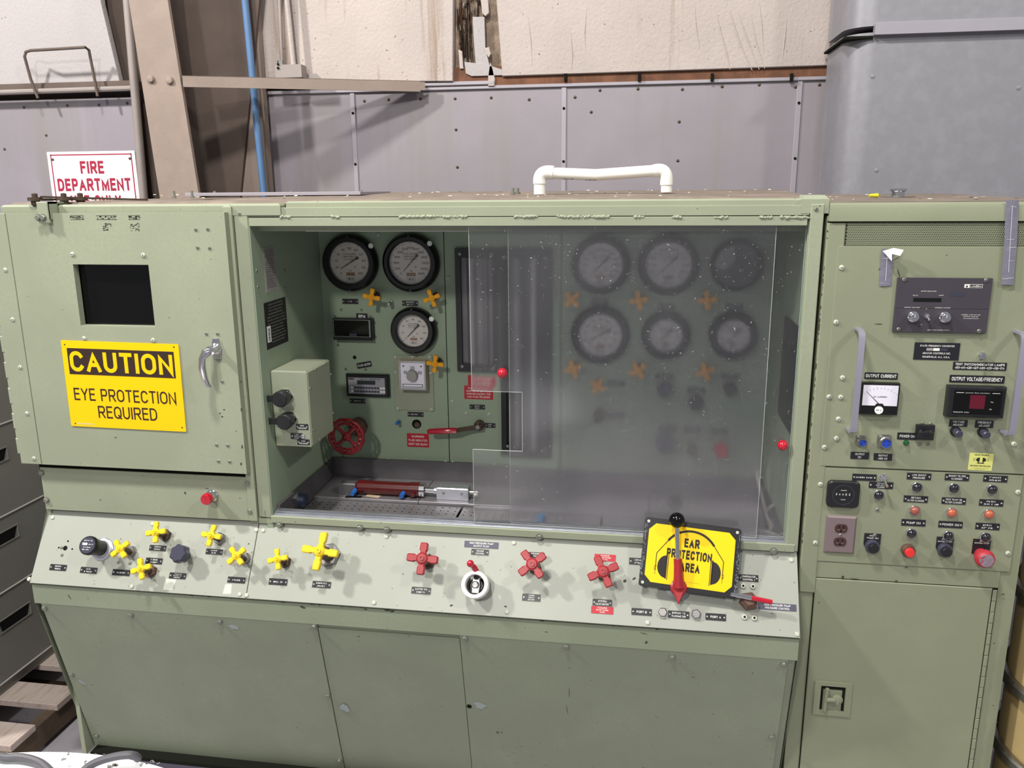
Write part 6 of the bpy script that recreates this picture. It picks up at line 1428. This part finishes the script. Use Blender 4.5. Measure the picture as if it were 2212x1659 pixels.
# pallet
pal=thing('wooden_pallet','weathered wooden pallet under the drawer cabinet','pallet',(Xf,.8,0))
ps_=at(150,1515,Z=zp*.6); Xs=at(80,1575,Z=.115).x
for i in range(6):
    y0=-.25+i*.235+.0; b=MB(); b.box(Xf-1.0,Xs-.005+.0*i,y0,y0+.12,.110,.134,0,.002); world('deck_board',b,['wood'],pal)
for x in (Xs-.06,Xs-.55,Xs-1.0):
    b=MB(); b.box(x,x+.045,-.3,1.3,.02,.109,0,.002); world('stringer',b,['wooddark'],pal)
for i in range(3):
    y0=-.2+i*.6; b=MB(); b.box(Xf-1.0,Xs,y0,y0+.12,.0,.02,0,.001); world('bottom_board',b,['wooddark'],pal)
# white drum lid with cable
zl=.95
A,B_,C_=[at(x,y,Z=zl) for x,y in ((27,1623),(150,1622),(362,1657))]
d=2*(A.x*(B_.y-C_.y)+B_.x*(C_.y-A.y)+C_.x*(A.y-B_.y))
qa,qb,qc=A.x**2+A.y**2,B_.x**2+B_.y**2,C_.x**2+C_.y**2
ox=(qa*(B_.y-C_.y)+qb*(C_.y-A.y)+qc*(A.y-B_.y))/d; oy=(qa*(C_.x-B_.x)+qb*(A.x-C_.x)+qc*(B_.x-A.x))/d; Rl=math.hypot(A.x-ox,A.y-oy)
dr=thing('white_tank','round white painted tank with a chipped flat top in the bottom left corner','tank',(ox,oy,0))
b=MB(); b.lathe([(Rl-.01,0),(Rl-.01,zl-.03),(Rl,zl-.025),(Rl+.002,zl-.008),(Rl-.004,zl),(1e-5,zl)],72,0)
link('tank_body',b.mesh('tank_body',['whitedrum']),Matrix.Translation((ox,oy,0)),dr)
b=MB(); b.ring(Rl*.80,Rl*.785,zl,zl+.004,60,0,.001); link('raised_ring',b.mesh('raised_ring',['whitedrum']),Matrix.Translation((ox,oy,0)),dr)
b=MB(); r=random.Random(31)
for px,py,w_,h_ in ((139,1641,9,12),(149,1628,12,5),(184,1644,10,6),(183,1649,8,4),(330,1644,16,7),(316,1648,10,6),(342,1648,8,6),(205,1629,7,4),(228,1631,20,3),(250,1652,26,10),(238,1656,18,8),(150,1655,4,6)):
    for k in range(3):
        p=at(px+r.uniform(-4,4),py+r.uniform(-2,2),Z=zl+.0006); a_=w_*.00032*r.uniform(.5,1); c_=h_*.0005*r.uniform(.5,1)
        P=[(p.x+a_*math.cos(t)*r.uniform(.5,1),p.y+c_*math.sin(t)*r.uniform(.5,1),zl+.0006) for t in [2*PI*q/8 for q in range(8)]]
        b.add(P,[tuple(range(8))],0)
world('bare_patch',b,['primerdark'],dr,kind='stuff')
b=MB(); r=random.Random(8)
cl=thing('grey_cable','loose grey cable looping over the white tank','cable',at(200,1650,Z=zl))
z_=zl+.012
P=[at(x,y,Z=z_+dz) for x,y,dz in ((-60,1600,.02),(0,1634,0),(45,1636,.0),(85,1647,.0),(115,1674,0),(150,1720,0))]
b=MB(); b.tube([tuple(p) for p in smooth(P)],.0075,10,0)
P=[at(x,y,Z=z_+dz) for x,y,dz in ((150,1720,0),(175,1672,0),(205,1648,.01),(250,1634,.02),(285,1631,.02),(298,1638,.0))]
b.tube([tuple(p) for p in smooth(P)],.0075,10,0); world('cable_sheath',b,['cable'],cl)
# ---- yellow drum with steel hoops, right edge
qd=at(2172,1450,Y=.0); xd=at(2195,1300,Y=.05).x
yd=thing('yellow_drum','tall amber yellow drum with steel hoops beyond the right cabinet','drum',(xd+.297,.05,0))
b=MB(); b.lathe([(.27,0),(.27,1.12),(.255,1.16),(1e-5,1.16)],40,0); link('drum_body',b.mesh('drum_body',['drumyellow']),Matrix.Translation((xd+.297,.05,0)),yd)
for py in (1300,1492,1640):
    z=at(2196,py,Y=.0).z; b=MB(); b.ring(.296,.271,0,.028,48,0,.006); link('hoop',b.mesh('hoop',['steel']),Matrix.Translation((xd+.297,.05,z-.012)),yd)
